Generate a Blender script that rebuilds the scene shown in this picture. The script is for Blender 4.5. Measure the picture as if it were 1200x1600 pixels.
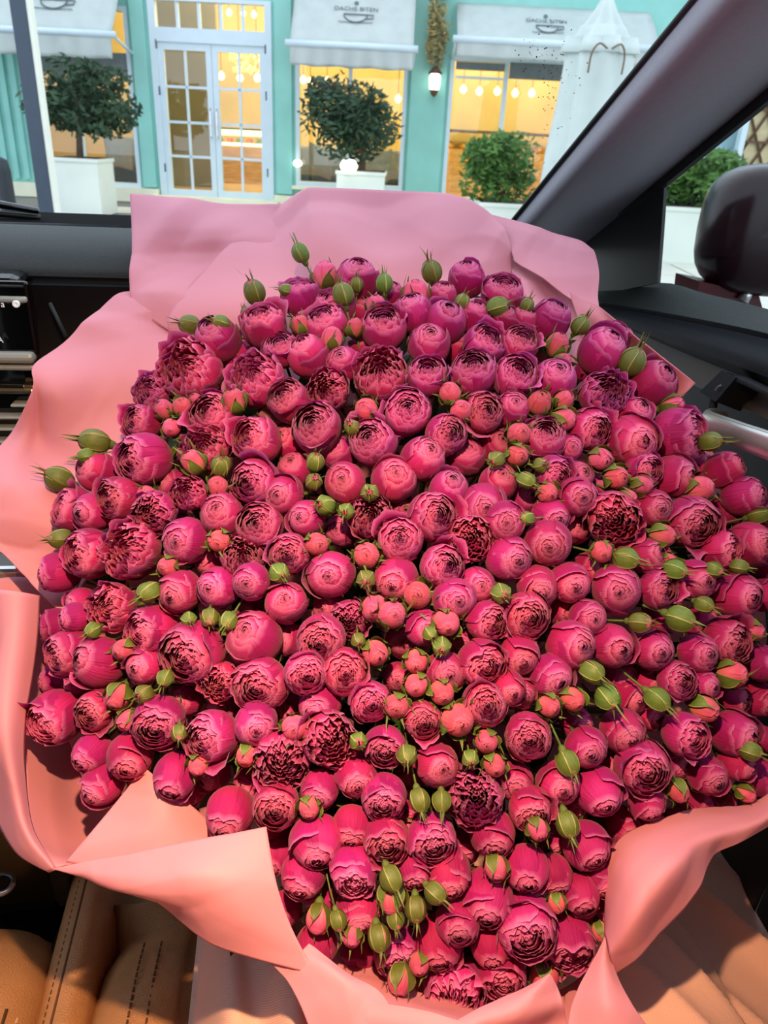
import bpy, bmesh, math, random
import numpy as np
from mathutils import Vector, Matrix

for _o in list(bpy.data.objects):
    bpy.data.objects.remove(_o)
scene = bpy.context.scene
COL = scene.collection
rnd = random.Random(7)

# ---------------------------------------------------------------- camera
# world frame = car frame: X right, Y forward, Z up; camera held at the passenger's face
FPX = 1200.0
EYE = np.array([0.0, 0.0, 1.25])
YAW = math.radians(8.0)                  # camera looks 8 degrees right of the car's nose
DOWN = np.array([-0.0457, 0.896, 0.4425]); DOWN /= np.linalg.norm(DOWN)
FW = np.array([0, 0, 1.0]) - DOWN * DOWN[2]; FW /= np.linalg.norm(FW)
RT = np.cross(FW, -DOWN)
CAM2H = np.array([RT, FW, -DOWN])        # camera axes (right, down, forward) -> heading frame
H2W = np.array([[math.cos(YAW), math.sin(YAW), 0], [-math.sin(YAW), math.cos(YAW), 0], [0, 0, 1]])
CAM2W = H2W @ CAM2H

cam_data = bpy.data.cameras.new('camera')
cam = bpy.data.objects.new('camera', cam_data)
COL.objects.link(cam)
cam_data.sensor_fit = 'VERTICAL'
cam_data.sensor_height = 32.0
cam_data.sensor_width = 24.0
cam_data.lens = FPX / 1600.0 * 32.0
cam_data.clip_start = 0.02
cam_data.clip_end = 200
cam_data.dof.use_dof = True
cam_data.dof.focus_distance = 0.55
cam_data.dof.aperture_fstop = 15.0
_r, _u, _b = CAM2W @ [1, 0, 0], CAM2W @ [0, -1, 0], CAM2W @ [0, 0, -1]
cam.matrix_world = Matrix(((_r[0], _u[0], _b[0], EYE[0]), (_r[1], _u[1], _b[1], EYE[1]),
                           (_r[2], _u[2], _b[2], EYE[2]), (0, 0, 0, 1)))
scene.camera = cam

# ---------------------------------------------------------------- sky, lights, exposure
world = bpy.data.worlds.new('sky')
scene.world = world
world.use_nodes = True
_wn = world.node_tree.nodes
_bg = _wn['Background']
_bg.inputs[0].default_value = (0.79, 0.87, 1.0, 1)      # even overcast evening sky
_bg.inputs[1].default_value = 2.0

def area_light(name, loc, target, size, power, color, spread=None):
    l = bpy.data.lights.new(name, 'AREA')
    l.shape = 'DISK'; l.size = size; l.energy = power; l.color = color
    if spread: l.spread = spread
    o = bpy.data.objects.new(name, l); COL.objects.link(o)
    o.location = loc
    d = Vector(target) - Vector(loc)
    o.rotation_euler = d.to_track_quat('-Z', 'Y').to_euler()
    return o
MAPLAMP = (-0.03, 0.14, 1.466)
area_light('map_lamp_light', MAPLAMP, (-0.03, 0.34, 0.7), 0.02, 3.7, (1.0, 0.58, 0.30), math.radians(105))

scene.view_settings.view_transform = 'Standard'
scene.view_settings.look = 'None'
scene.view_settings.exposure = 0.0
scene.view_settings.gamma = 1.0
scene.view_settings.use_curve_mapping = False

# ---------------------------------------------------------------- helpers: measuring
def ray(u, v):
    return CAM2W @ np.array([(u - 600) / FPX, (v - 800) / FPX, 1.0])
def at(u, v, t):
    return EYE + ray(u, v) * t
def carp(u, v, X=None, Y=None, Z=None):
    d = ray(u, v)
    if X is not None: t = (X - EYE[0]) / d[0]
    elif Y is not None: t = (Y - EYE[1]) / d[1]
    else: t = (Z - EYE[2]) / d[2]
    return EYE + d * t
def hp(u, v, Y):
    d = CAM2H @ np.array([(u - 600) / FPX, (v - 800) / FPX, 1.0])
    p = d * (Y / d[1])
    return float(p[0]), float(p[2] + EYE[2])
def hx(u, v, Y): return hp(u, v, Y)[0]
def hz(u, v, Y): return hp(u, v, Y)[1]

# ---------------------------------------------------------------- helpers: materials
MATS = {}
def _nt(name):
    m = bpy.data.materials.new(name); m.use_nodes = True
    nt = m.node_tree
    return m, nt, nt.nodes['Principled BSDF'], nt.nodes['Material Output']
def mat(name, col, rough=0.5, metal=0.0, var=0.12, scale=12.0, bump=0.0, bscale=80.0, coat=0.0,
        emit=None, estr=0.0, trans=0.0, stretch=(1, 1, 1), spec=0.5):
    if name in MATS: return MATS[name]
    m, nt, bs, out = _nt(name)
    N, L = nt.nodes, nt.links
    tc = N.new('ShaderNodeTexCoord'); mp = N.new('ShaderNodeMapping')
    mp.inputs['Scale'].default_value = stretch
    L.new(tc.outputs['Object'], mp.inputs['Vector'])
    no = N.new('ShaderNodeTexNoise'); no.inputs['Scale'].default_value = scale; no.inputs['Detail'].default_value = 4
    L.new(mp.outputs[0], no.inputs['Vector'])
    rp = N.new('ShaderNodeValToRGB')
    c = np.array(col[:3])
    rp.color_ramp.elements[0].position = 0.3; rp.color_ramp.elements[1].position = 0.7
    rp.color_ramp.elements[0].color = (*(c * (1 - var)), 1)
    rp.color_ramp.elements[1].color = (*np.minimum(c * (1 + var), 1), 1)
    L.new(no.outputs['Fac'], rp.inputs['Fac'])
    L.new(rp.outputs['Color'], bs.inputs['Base Color'])
    bs.inputs['Roughness'].default_value = rough
    bs.inputs['Metallic'].default_value = metal
    bs.inputs['Coat Weight'].default_value = coat
    bs.inputs['Specular IOR Level'].default_value = spec
    if bump:
        n2 = N.new('ShaderNodeTexNoise'); n2.inputs['Scale'].default_value = bscale
        L.new(mp.outputs[0], n2.inputs['Vector'])
        bp = N.new('ShaderNodeBump'); bp.inputs['Strength'].default_value = bump; bp.inputs['Distance'].default_value = 0.002
        L.new(n2.outputs['Fac'], bp.inputs['Height']); L.new(bp.outputs[0], bs.inputs['Normal'])
    if emit is not None:
        bs.inputs['Emission Color'].default_value = (*emit, 1)
        bs.inputs['Emission Strength'].default_value = estr
    if trans:
        tl = N.new('ShaderNodeBsdfTranslucent'); L.new(rp.outputs['Color'], tl.inputs['Color'])
        mx = N.new('ShaderNodeMixShader'); mx.inputs[0].default_value = trans
        L.new(bs.outputs[0], mx.inputs[1]); L.new(tl.outputs[0], mx.inputs[2]); L.new(mx.outputs[0], out.inputs[0])
    MATS[name] = m
    return m
def glass(name, tint=(1, 1, 1), gloss=0.05, rough=0.0):
    if name in MATS: return MATS[name]
    m, nt, bs, out = _nt(name)
    N, L = nt.nodes, nt.links
    N.remove(bs)
    tr = N.new('ShaderNodeBsdfTransparent'); tr.inputs[0].default_value = (*tint, 1)
    gl = N.new('ShaderNodeBsdfGlossy'); gl.inputs['Roughness'].default_value = rough
    mx = N.new('ShaderNodeMixShader'); mx.inputs[0].default_value = gloss
    no = N.new('ShaderNodeTexNoise'); no.inputs['Scale'].default_value = 3.0
    mr = N.new('ShaderNodeMapRange'); mr.inputs['To Min'].default_value = gloss * 0.8; mr.inputs['To Max'].default_value = gloss * 1.2
    L.new(no.outputs['Fac'], mr.inputs['Value']); L.new(mr.outputs[0], mx.inputs[0])
    L.new(tr.outputs[0], mx.inputs[1]); L.new(gl.outputs[0], mx.inputs[2]); L.new(mx.outputs[0], out.inputs[0])
    MATS[name] = m
    return m
def s2l(r, g, b):
    f = lambda c: (c / 255 / 12.92) if c / 255 <= 0.04045 else ((c / 255 + 0.055) / 1.055) ** 2.4
    return (f(r), f(g), f(b))

# ---------------------------------------------------------------- helpers: meshes and objects
class MB:
    """collects vertices and faces of ONE mesh"""
    def __init__(s): s.v = []; s.f = []; s.uv = []; s.hasuv = False
    def add(s, verts, faces, uvs=None):
        k = len(s.v); s.v += [tuple(map(float, p)) for p in verts]
        s.f += [tuple(i + k for i in f) for f in faces]
        if uvs is not None: s.hasuv = True
        s.uv += list(uvs) if uvs is not None else [(0, 0)] * len(verts)
        return s
    def box(s, x0, x1, y0, y1, z0, z1):
        v = [(x, y, z) for x in (x0, x1) for y in (y0, y1) for z in (z0, z1)]
        return s.add(v, [(0, 1, 3, 2), (4, 6, 7, 5), (0, 4, 5, 1), (2, 3, 7, 6), (0, 2, 6, 4), (1, 5, 7, 3)])
    def rbox(s, x0, x1, y0, y1, z0, z1, r=0.01, seg=2):
        bm = bmesh.new()
        bmesh.ops.create_cube(bm, size=1.0)
        for w in bm.verts:
            w.co = Vector(((x0 + x1) / 2 + w.co.x * (x1 - x0), (y0 + y1) / 2 + w.co.y * (y1 - y0), (z0 + z1) / 2 + w.co.z * (z1 - z0)))
        bmesh.ops.bevel(bm, geom=bm.edges[:], offset=r, segments=seg, affect='EDGES', profile=0.5)
        bm.verts.index_update()
        s.add([w.co[:] for w in bm.verts], [[w.index for w in f.verts] for f in bm.faces]); bm.free()
        return s
    def grid(s, P, uv=True, closed=False):
        P = np.asarray(P, float); n, m = P.shape[:2]
        V = P.reshape(-1, 3); F = []
        for i in range(n - 1):
            for j in range(m if closed else m - 1):
                j2 = (j + 1) % m
                F.append((i * m + j, i * m + j2, (i + 1) * m + j2, (i + 1) * m + j))
        U = [(j / max(1, m - 1), i / max(1, n - 1)) for i in range(n) for j in range(m)]
        return s.add(V, F, U)
    def tube(s, pts, r, n=8, cap=True):
        pts = [np.array(p, float) for p in pts]
        rs = r if hasattr(r, '__len__') else [r] * len(pts)
        rings = []; ref = None
        for i, p in enumerate(pts):
            a = pts[max(0, i - 1)]; b = pts[min(len(pts) - 1, i + 1)]
            d = b - a; d /= np.linalg.norm(d) + 1e-12
            if ref is None:
                ref = np.array([0, 0, 1.0]) if abs(d[2]) < 0.9 else np.array([1.0, 0, 0])
            e = np.cross(d, ref); e /= np.linalg.norm(e) + 1e-12
            g = np.cross(e, d); ref = g
            rings.append([p + rs[i] * (math.cos(2 * math.pi * k / n) * e + math.sin(2 * math.pi * k / n) * g) for k in range(n)])
        k0 = len(s.v)
        s.grid(rings, closed=True)
        if cap:
            s.f.append(tuple(k0 + i for i in range(n))[::-1]); s.f.append(tuple(k0 + (len(pts) - 1) * n + i for i in range(n)))
        return s
    def lathe(s, prof, n=24, c=(0, 0, 0), fold=None):
        rings = []
        for i, (r, z) in enumerate(prof):
            rings.append([(c[0] + (r * (fold(2 * math.pi * k / n, i) if fold else 1)) * math.cos(2 * math.pi * k / n),
                           c[1] + (r * (fold(2 * math.pi * k / n, i) if fold else 1)) * math.sin(2 * math.pi * k / n), c[2] + z) for k in range(n)])
        return s.grid(rings, closed=True)
    def mesh(s, name):
        me = bpy.data.meshes.new(name)
        me.from_pydata(s.v, [], s.f)
        if s.hasuv:
            ul = me.uv_layers.new(name='UVMap')
            li = np.empty(len(me.loops), dtype=np.int32); me.loops.foreach_get('vertex_index', li)
            ul.data.foreach_set('uv', np.array(s.uv, dtype=np.float32)[li].ravel())
        return me
    def build(s, name, m, parent=None, smooth=False):
        return link(name, s.mesh(name), m, parent, smooth)
def link(name, me, m=None, parent=None, smooth=False):
    if m is not None and not me.materials: me.materials.append(m)
    if smooth: me.polygons.foreach_set('use_smooth', [True] * len(me.polygons)); me.update()
    o = bpy.data.objects.new(name, me); COL.objects.link(o)
    if parent is not None: o.parent = parent
    return o
def empty(name, loc=(0, 0, 0), rz=0.0):
    o = bpy.data.objects.new(name, None); COL.objects.link(o)
    o.empty_display_size = 0.05
    o.location = loc; o.rotation_euler = (0, 0, rz)
    return o
def tag(o, label=None, cat=None, group=None, kind=None):
    if label: o['label'] = label
    if cat: o['category'] = cat
    if group: o['group'] = group
    if kind: o['kind'] = kind
    return o
def out(o):
    """objects outside the car are modelled in the street's own frame, turned 8 degrees to the car"""
    loc = H2W @ np.array(o.location)
    o.location = loc
    o.rotation_euler.z -= YAW
    return o
def solid(o, th, off=0.0):
    md = o.modifiers.new('thickness', 'SOLIDIFY'); md.thickness = th; md.offset = off
    return o
def catmull(P, n):
    P = np.asarray(P, float); k = len(P)
    Q = np.vstack([2 * P[0] - P[1], P, 2 * P[-1] - P[-2]])
    res = []
    for s in np.linspace(0, k - 1, n):
        i = min(int(s), k - 2); t = s - i
        a, b, c, d = Q[i], Q[i + 1], Q[i + 2], Q[i + 3]
        res.append(0.5 * ((2 * b) + (c - a) * t + (2 * a - 5 * b + 4 * c - d) * t * t + (3 * b - a - 3 * c + d) * t ** 3))
    return np.array(res)
def surf(rows, nu, nv):
    R = [catmull(r, nu) for r in rows]
    R = np.array(R)
    return np.stack([catmull(R[:, j], nv) for j in range(nu)], axis=1)
def text_mesh(body, size):
    c = bpy.data.curves.new('lettering', 'FONT'); c.body = body; c.size = size
    c.align_x = 'CENTER'; c.align_y = 'CENTER'; c.extrude = size * 0.01
    t = bpy.data.objects.new('lettering', c); COL.objects.link(t)
    dg = bpy.context.evaluated_depsgraph_get()
    me = bpy.data.meshes.new_from_object(t.evaluated_get(dg))
    bpy.data.objects.remove(t); bpy.data.curves.remove(c)
    return me
# ================================================================ the street and the shop (street frame)
YF = 13.0                                  # shop front plane
M_turq = mat('turquoise_paint', s2l(140, 203, 194), 0.6, var=0.06, scale=3, bump=0.1, bscale=30)
M_cream = mat('cream_plinth', s2l(232, 232, 205), 0.7, var=0.05, scale=4)
M_white = mat('white_paint', s2l(205, 222, 232), 0.45, var=0.03, scale=6)
M_road = mat('asphalt', s2l(120, 120, 118), 0.9, var=0.2, scale=30, bump=0.3, bscale=120)
M_pave = mat('pavement_stone', s2l(214, 212, 200), 0.8, var=0.08, scale=5, bump=0.2, bscale=40)
M_warmwall = mat('warm_plaster', s2l(226, 198, 130), 0.8, var=0.12, scale=1.2)
M_canvas = mat('awning_canvas', s2l(205, 214, 212), 0.85, var=0.05, scale=5, bump=0.15, bscale=60, trans=0.25)
M_ink = mat('grey_print', s2l(95, 110, 115), 0.8)
M_glass = glass('shop_glass', (0.96, 0.98, 0.97), 0.06)
M_glow = mat('warm_bulb', (1, 0.8, 0.45), 0.4, emit=(1.0, 0.72, 0.3), estr=9.0)
M_glowy = mat('yellow_light_strip', (1, 0.95, 0.4), 0.4, emit=(1.0, 0.9, 0.28), estr=4.0)
M_glow_w = mat('white_glow_glass', (1, 1, 0.95), 0.3, emit=(1.0, 0.96, 0.84), estr=3.5)
M_slate = mat('slate_panel', s2l(110, 118, 122), 0.6)
M_wood = mat('honey_wood', s2l(205, 162, 102), 0.5, var=0.25, scale=4, stretch=(1, 1, 6))
M_brown = mat('brown_metal', s2l(90, 60, 35), 0.5)
M_grey_cloth = mat('grey_upholstery', s2l(170, 160, 155), 0.9, var=0.1, scale=20, bump=0.2)
M_dark_cloth = mat('dark_upholstery', s2l(75, 80, 85), 0.9, var=0.1, scale=20)
M_leaf_d = mat('dark_leaves', s2l(52, 78, 52), 0.6, var=0.5, scale=6, trans=0.2)
M_leaf_g = mat('bright_leaves', s2l(92, 132, 62), 0.6, var=0.45, scale=6, trans=0.25)
M_bark = mat('bark', s2l(95, 78, 62), 0.85, var=0.25, scale=15, bump=0.4)
M_planter = mat('white_planter', s2l(225, 232, 222), 0.55, var=0.04, scale=3)
M_fabric_w = mat('white_parasol_cloth', s2l(214, 226, 222), 0.85, var=0.05, scale=5, bump=0.2, bscale=30, trans=0.15)
M_steel = mat('blue_grey_steel', s2l(70, 82, 96), 0.45, metal=0.2, var=0.06)

GZ = -0.2; PZ = 0.10; SZ = 0.22
tag(out(MB().box(-30, 30, -12, 6.4, GZ - 0.1, GZ).build('floor_road', M_road)), 'grey asphalt road under the car', None, kind='structure')
pv = empty('floor_pavement'); tag(out(pv), 'pale stone pavement in front of the turquoise shop', None, kind='structure')
MB().box(-30, 30, 6.4, 13.0, GZ, PZ - 0.012).build('bedding', M_road, pv)
_sl = MB().rbox(-0.59, 0.59, -0.39, 0.39, -0.01, 0.0, 0.004, 1).mesh('paving_slab'); _sl.materials.append(M_pave)
for i in range(-3, 9):
    for j in range(8):
        s = link('paving_slab', _sl, None, pv); s.location = (i * 1.2 + (0.6 if j % 2 else 0), 6.85 + j * 0.8, PZ + rnd.uniform(-0.003, 0.003))

def X(u, v=200): return hx(u, v, YF)
def Zf(v, u=400): return hz(u, v, YF)
TOPZ = 5.2
xa, xb = X(52), X(214)           # left window
xc, xd = X(241, 150), X(426, 150)  # door
xe, xf = X(462), X(633)          # middle window
xg, xh = X(697), X(1010)         # right window
zs_l, zs_m, zs_r = Zf(289, 130), Zf(294, 550), Zf(322, 850)
zh = Zf(28, 550)
zdh = Zf(-2, 330)
W = MB()
W.box(-9, xa, YF, YF + 0.3, PZ, TOPZ); W.box(xb, xc, YF, YF + 0.3, PZ, TOPZ); W.box(xd, xe, YF, YF + 0.3, PZ, TOPZ)
W.box(xf, xg, YF, YF + 0.3, PZ, TOPZ); W.box(xh, X(1040), YF, YF + 0.3, PZ, TOPZ)
W.box(xa, xb, YF, YF + 0.3, zh, TOPZ); W.box(xe, xf, YF, YF + 0.3, zh, TOPZ); W.box(xg, xh, YF, YF + 0.3, Zf(94, 850), TOPZ)
W.box(xc, xd, YF, YF + 0.3, zdh, TOPZ)
W.box(xa, xb, YF, YF + 0.3, PZ, zs_l); W.box(xe, xf, YF, YF + 0.3, PZ, zs_m); W.box(xg, xh, YF, YF + 0.3, PZ, zs_r)
for (p, q) in ((xb, xc), (xd, xe), (xf, xg)):            # raised pilasters with a flat face
    W.box(p + 0.05, q - 0.05, YF - 0.07, YF, PZ + 0.22, TOPZ)
for k in range(9): W.box(xa - 0.22 - k * 0.16, xa - 0.14 - k * 0.16, YF - 0.05, YF, PZ + 0.25, TOPZ)   # fluted strip
tag(out(W.build('wall_front', M_turq)), 'turquoise painted shop front with flat pilasters', None, kind='structure')
M_pale = mat('pale_blue_render', s2l(168, 206, 222), 0.7, var=0.05, scale=3)
tag(out(MB().box(X(1040), 14, YF + 0.02, YF + 0.3, PZ, TOPZ).build('wall_side_house', M_pale)), 'pale blue rendered wall right of the shop', None, kind='structure')
tag(out(MB().box(-9, xc - 0.02, YF - 0.14, YF - 0.02, PZ, PZ + 0.2).box(xd + 0.02, X(1040), YF - 0.14, YF - 0.02, PZ, PZ + 0.2).build('trim_1', M_cream)),
    'cream plinth along the foot of the shop front', None, kind='structure')

# shop room behind the glass
R0, R1, RY = -8.5, X(1040) + 1, 17.6
tag(out(MB().box(R0, R1, RY, RY + 0.1, SZ, 3.9).build('wall_back', M_warmwall)), 'warm plaster back wall of the lit shop', None, kind='structure')
tag(out(MB().box(R0, R1, YF + 0.3, RY, SZ - 0.1, SZ).build('floor_shop', mat('shop_floor_boards', s2l(190, 155, 110), 0.5, var=0.2, scale=4, stretch=(1, 6, 1)))), 'wooden floor inside the lit shop', None, kind='structure')
tag(out(MB().box(R0, R1, YF + 0.3, RY, 3.9, 4.0).build('ceiling_shop', M_warmwall)), 'ceiling of the lit shop', None, kind='structure')
tag(out(MB().box(R0 - 0.1, R0, YF + 0.3, RY, SZ, 3.9).build('wall_shop_left', M_warmwall)), 'left wall of the lit shop', None, kind='structure')
tag(out(MB().box(R1, R1 + 0.1, YF + 0.3, RY, SZ, 3.9).build('wall_shop_right', M_warmwall)), 'right wall of the lit shop', None, kind='structure')
M_sepia = mat('sepia_partition', s2l(150, 130, 95), 0.8, var=0.1, scale=2)
tag(out(MB().box(X(240) - 0.6, X(300), 15.0, 15.12, SZ, 3.9).build('wall_partition', M_sepia)), 'brown partition behind the left door leaf', None, kind='structure')

def shop_light(x, y, z, p):
    w = H2W @ np.array([x, y, z])
    l = bpy.data.lights.new('shop_point_light', 'POINT'); l.energy = p; l.color = (1.0, 0.86, 0.50); l.shadow_soft_size = 0.25
    o = bpy.data.objects.new('shop_point_light', l); COL.objects.link(o); o.location = w
for x in (-4.6, -1.6, 1.2, 3.6): shop_light(x, 15.6, 3.35, 135)
shop_light(-2.7, 14.1, 3.3, 55)  # added fill that brightens the partition's front, no fixture there

# double door
dr = empty('door_1'); tag(out(dr), 'white double glazed door of the turquoise shop', None, kind='structure')
zt0, zt1 = Zf(46, 330), Zf(4, 330)
fr = MB()
fr.box(xc, xc + 0.1, YF - 0.03, YF + 0.12, SZ, zdh); fr.box(xd - 0.1, xd, YF - 0.03, YF + 0.12, SZ, zdh)
fr.box(xc + 0.1, xd - 0.1, YF - 0.03, YF + 0.12, zt1, zdh); fr.box(xc + 0.1, xd - 0.1, YF - 0.03, YF + 0.12, zt0 - 0.18, zt0)
fr.build('door_frame', M_white, dr)
MB().box(xc - 0.1, xd + 0.1, YF - 0.35, YF + 0.1, PZ, SZ).build('door_step', M_cream, dr)
n = 5; x0, x1 = xc + 0.1, xd - 0.1
bars = MB()
for k in range(1, n): bars.box(x0 + (x1 - x0) * k / n - 0.02, x0 + (x1 - x0) * k / n + 0.02, YF, YF + 0.08, zt0, zt1)
bars.build('transom_bars', M_white, dr)
for k in range(n):
    MB().box(x0 + (x1 - x0) * k / n + 0.02, x0 + (x1 - x0) * (k + 1) / n - 0.02, YF + 0.035, YF + 0.045, zt0, zt1).build('pane', M_glass, dr)
xm = (xc + xd) / 2; zl1 = zt0 - 0.18
for side in (0, 1):
    p, q = (xc + 0.1, xm - 0.003) if side == 0 else (xm + 0.003, xd - 0.1)
    lf = MB(); st = 0.085
    lf.box(p, p + st, YF, YF + 0.07, SZ, zl1); lf.box(q - st, q, YF, YF + 0.07, SZ, zl1)
    lf.box(p + st, q - st, YF, YF + 0.07, zl1 - 0.1, zl1); lf.box(p + st, q - st, YF, YF + 0.07, SZ, SZ + 0.09)
    gz0, gz1 = SZ + 0.09, zl1 - 0.1
    for k in range(1, 4): lf.box(p + st, q - st, YF + 0.015, YF + 0.055, gz0 + (gz1 - gz0) * k / 4 - 0.018, gz0 + (gz1 - gz0) * k / 4 + 0.018)
    lf.box((p + q) / 2 - 0.018, (p + q) / 2 + 0.018, YF + 0.015, YF + 0.055, gz0, gz1)
    leaf = lf.build('door_leaf', M_white, dr)
    for r in range(4):
        for c in range(2):
            a0 = p + st if c == 0 else (p + q) / 2 + 0.018; a1 = (p + q) / 2 - 0.018 if c == 0 else q - st
            MB().box(a0, a1, YF + 0.03, YF + 0.04, gz0 + (gz1 - gz0) * r / 4 + 0.018, gz0 + (gz1 - gz0) * (r + 1) / 4 - 0.018).build('pane', M_glass, leaf)
    hxx = q - 0.045 if side == 0 else p + 0.045
    MB().tube([(hxx, YF - 0.02, 1.05), (hxx, YF - 0.06, 1.08), (hxx, YF - 0.06, 1.42), (hxx, YF - 0.02, 1.45)], 0.013).build('handle', mat('chrome', (0.7, 0.7, 0.72), 0.15, 1.0), leaf)
    for zz in (0.55, 1.6, 2.2):
        hx0 = p - 0.01 if side == 0 else q + 0.01
        MB().tube([(hx0, YF - 0.02, zz), (hx0, YF - 0.02, zz + 0.12)], 0.014).build('hinge', M_steel, leaf)
# shop windows
def shop_window(name, p, q, z0, z1, mull, label):
    w = empty(name); tag(out(w), label, None, kind='structure')
    f = MB(); t = 0.06
    f.box(p, p + t, YF - 0.02, YF + 0.14, z0, z1); f.box(q - t, q, YF - 0.02, YF + 0.14, z0, z1)
    f.box(p + t, q - t, YF - 0.02, YF + 0.14, z1 - t, z1); f.box(p + t, q - t, YF - 0.02, YF + 0.14, z0, z0 + t)
    f.build('window_frame', M_white, w)
    xs = [p + t] + list(mull) + [q - t]
    for k in range(len(xs) - 1):
        if k: MB().box(xs[k] - 0.03, xs[k] + 0.03, YF, YF + 0.1, z0 + t, z1 - t).build('mullion', M_white, w)
        MB().box(xs[k] + 0.03, xs[k + 1] - 0.03, YF + 0.05, YF + 0.06, z0 + t, z1 - t).build('pane', M_glass, w)
    MB().box(p - 0.05, q + 0.05, YF - 0.1, YF + 0.02, z0 - 0.05, z0).build('window_sill', M_cream, w)
    return w
shop_window('window_3', xa, xb, zs_l, zh, [X(113, 100)], 'shop window behind the leftmost awning')
shop_window('window_4', xe, xf, zs_m, zh, [X(548, 100)], 'shop window right of the double door')
w5 = shop_window('window_5', xg, xh, zs_r, Zf(94, 850), [X(783), X(900)], 'wide shop window behind the closed parasol')
MB().box(xg + 0.08, X(783) - 0.04, YF - 0.02, YF + 0.03, Zf(110, 750), Zf(98, 750)).build('transom_panel', M_slate, w5)
MB().box(X(783) + 0.04, xh - 0.08, YF - 0.02, YF + 0.03, Zf(126, 860), Zf(100, 860)).build('transom_panel', M_slate, w5)
MB().box(xg + 0.08, X(783) - 0.04, YF - 0.01, YF + 0.05, Zf(124, 750), Zf(120, 750)).build('transom_bar', M_white, w5)
w3p = [o for o in bpy.data.objects if o.name == 'window_3'][0]
MB().box(xa + 0.07, xb - 0.07, YF - 0.01, YF + 0.03, Zf(116, 130), Zf(80, 130)).build('transom_panel', M_slate, w3p)

# awnings: canvas, bar, valance, arms, printed cup and lettering
def awning(u0, u1, vbar0, vbar1, vval, vtop, rise, label, logo_u, logo_v, lsc, letters=True, ys=1.0):
    YB = 12.1
    a = empty('awning', (0, 0, 0)); tag(out(a), label, 'awning', 'shop awnings')
    A = np.array([hx(u0, vbar0, YB), YB, hz(u0, vbar0, YB)]); B = np.array([hx(u1, vbar1, YB), YB, hz(u1, vbar1, YB)])
    zb = (A[2] + B[2]) / 2; A[2] = B[2] = zb
    drop = hz((u0 + u1) / 2, (vbar0 + vbar1) / 2, YB) - hz((u0 + u1) / 2, vval, YB)
    ins = 0.06
    x0, x1 = A[0] + ins, B[0] - ins
    n = 22; m = 10
    P = []
    for i in range(m):
        t = i / (m - 1)
        P.append([(x0 + (x1 - x0) * j / (n - 1), YB + 0.86 * t, zb + rise * t + 0.012 * math.sin(j * 1.9 + i) * math.sin(math.pi * t)) for j in range(n)])
    solid(MB().grid(P).build('canopy', M_canvas, a, True), 0.006)
    P = [[(x0 + (x1 - x0) * j / 39, YB - 0.02 + 0.03 * math.sin(j * 1.1) * t, zb - 0.02 - drop * t * (1 - 0.03 * math.sin(j * 0.55))) for j in range(40)] for t in np.linspace(0, 1, 6)]
    solid(MB().grid(P).build('valance', M_canvas, a, True), 0.004)
    MB().tube([(A[0], YB - 0.01, zb), (B[0], YB - 0.01, zb)], 0.045, 10).build('front_bar', M_white, a, True)
    for xx in (A[0] + 0.05, B[0] - 0.05):
        MB().tube([(xx, YB, zb), (xx, YB + 0.5, zb - 0.1), (xx, YF - 0.02, zb - 0.16)], 0.02).build('arm', M_white, a, True)
    # printed logo lies on the canvas slope
    lx = hx(logo_u, logo_v, YB + 0.2); t = (hz(logo_u, logo_v, YB + 0.3) - zb) / rise
    ang = math.atan2(rise, 0.86)
    lg = empty('logo', (lx, YB + 0.86 * t, zb + rise * t)); lg.parent = a; lg.rotation_euler = (ang, 0, 0); lg.scale = (1, ys, 1)
    cup = MB()
    arc = [(0.26 * math.cos(th), 0.22 * math.sin(th) - 0.02, 0.012) for th in np.linspace(math.pi * 1.0, math.pi * 2.0, 15)]
    cup.tube([(q[0] * lsc, q[1] * lsc, 0.018) for q in arc] + [(-0.26 * lsc, -0.02 * lsc, 0.018)], 0.014 * lsc, 5)
    cup.tube([(0.25 * lsc, -0.02 * lsc, 0.018), (0.40 * lsc, -0.03 * lsc, 0.018), (0.38 * lsc, -0.12 * lsc, 0.018), (0.22 * lsc, -0.14 * lsc, 0.018)], 0.012 * lsc, 5)
    cup.tube([(-0.38 * lsc, -0.235 * lsc, 0.018), (0, -0.255 * lsc, 0.018), (0.38 * lsc, -0.235 * lsc, 0.018)], 0.008 * lsc, 5)
    cup.build('printed_cup', M_ink, lg)
    if letters:
        me = text_mesh('DACHE BITEN', 0.155 * lsc)
        t_ = link('printed_lettering', me, M_ink, lg); t_.location = (0, 0.13 * lsc, 0.018)
        MB().lathe([(0.001, 0), (0.05 * lsc, 0.0), (0.05 * lsc, 0.004), (0.001, 0.004)], 12, (0, 0.3 * lsc, 0.016)).build('printed_emblem', M_ink, lg)
    return a
awning(-70, 181, 42, 54, 84, 0, 0.95, 'grey white awning over the leftmost shop window, cup print cut off', 78, -2, 0.72)
awning(446, 653, 68, 76, 104, 0, 0.95, 'grey white awning right of the double door with whole cup print', 555, 22, 0.62)
awning(708, 1040, 60, 78, 94, 12, 0.52, 'low grey white awning partly hidden by the closed parasol', 858, 40, 0.58, ys=1.45)

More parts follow.
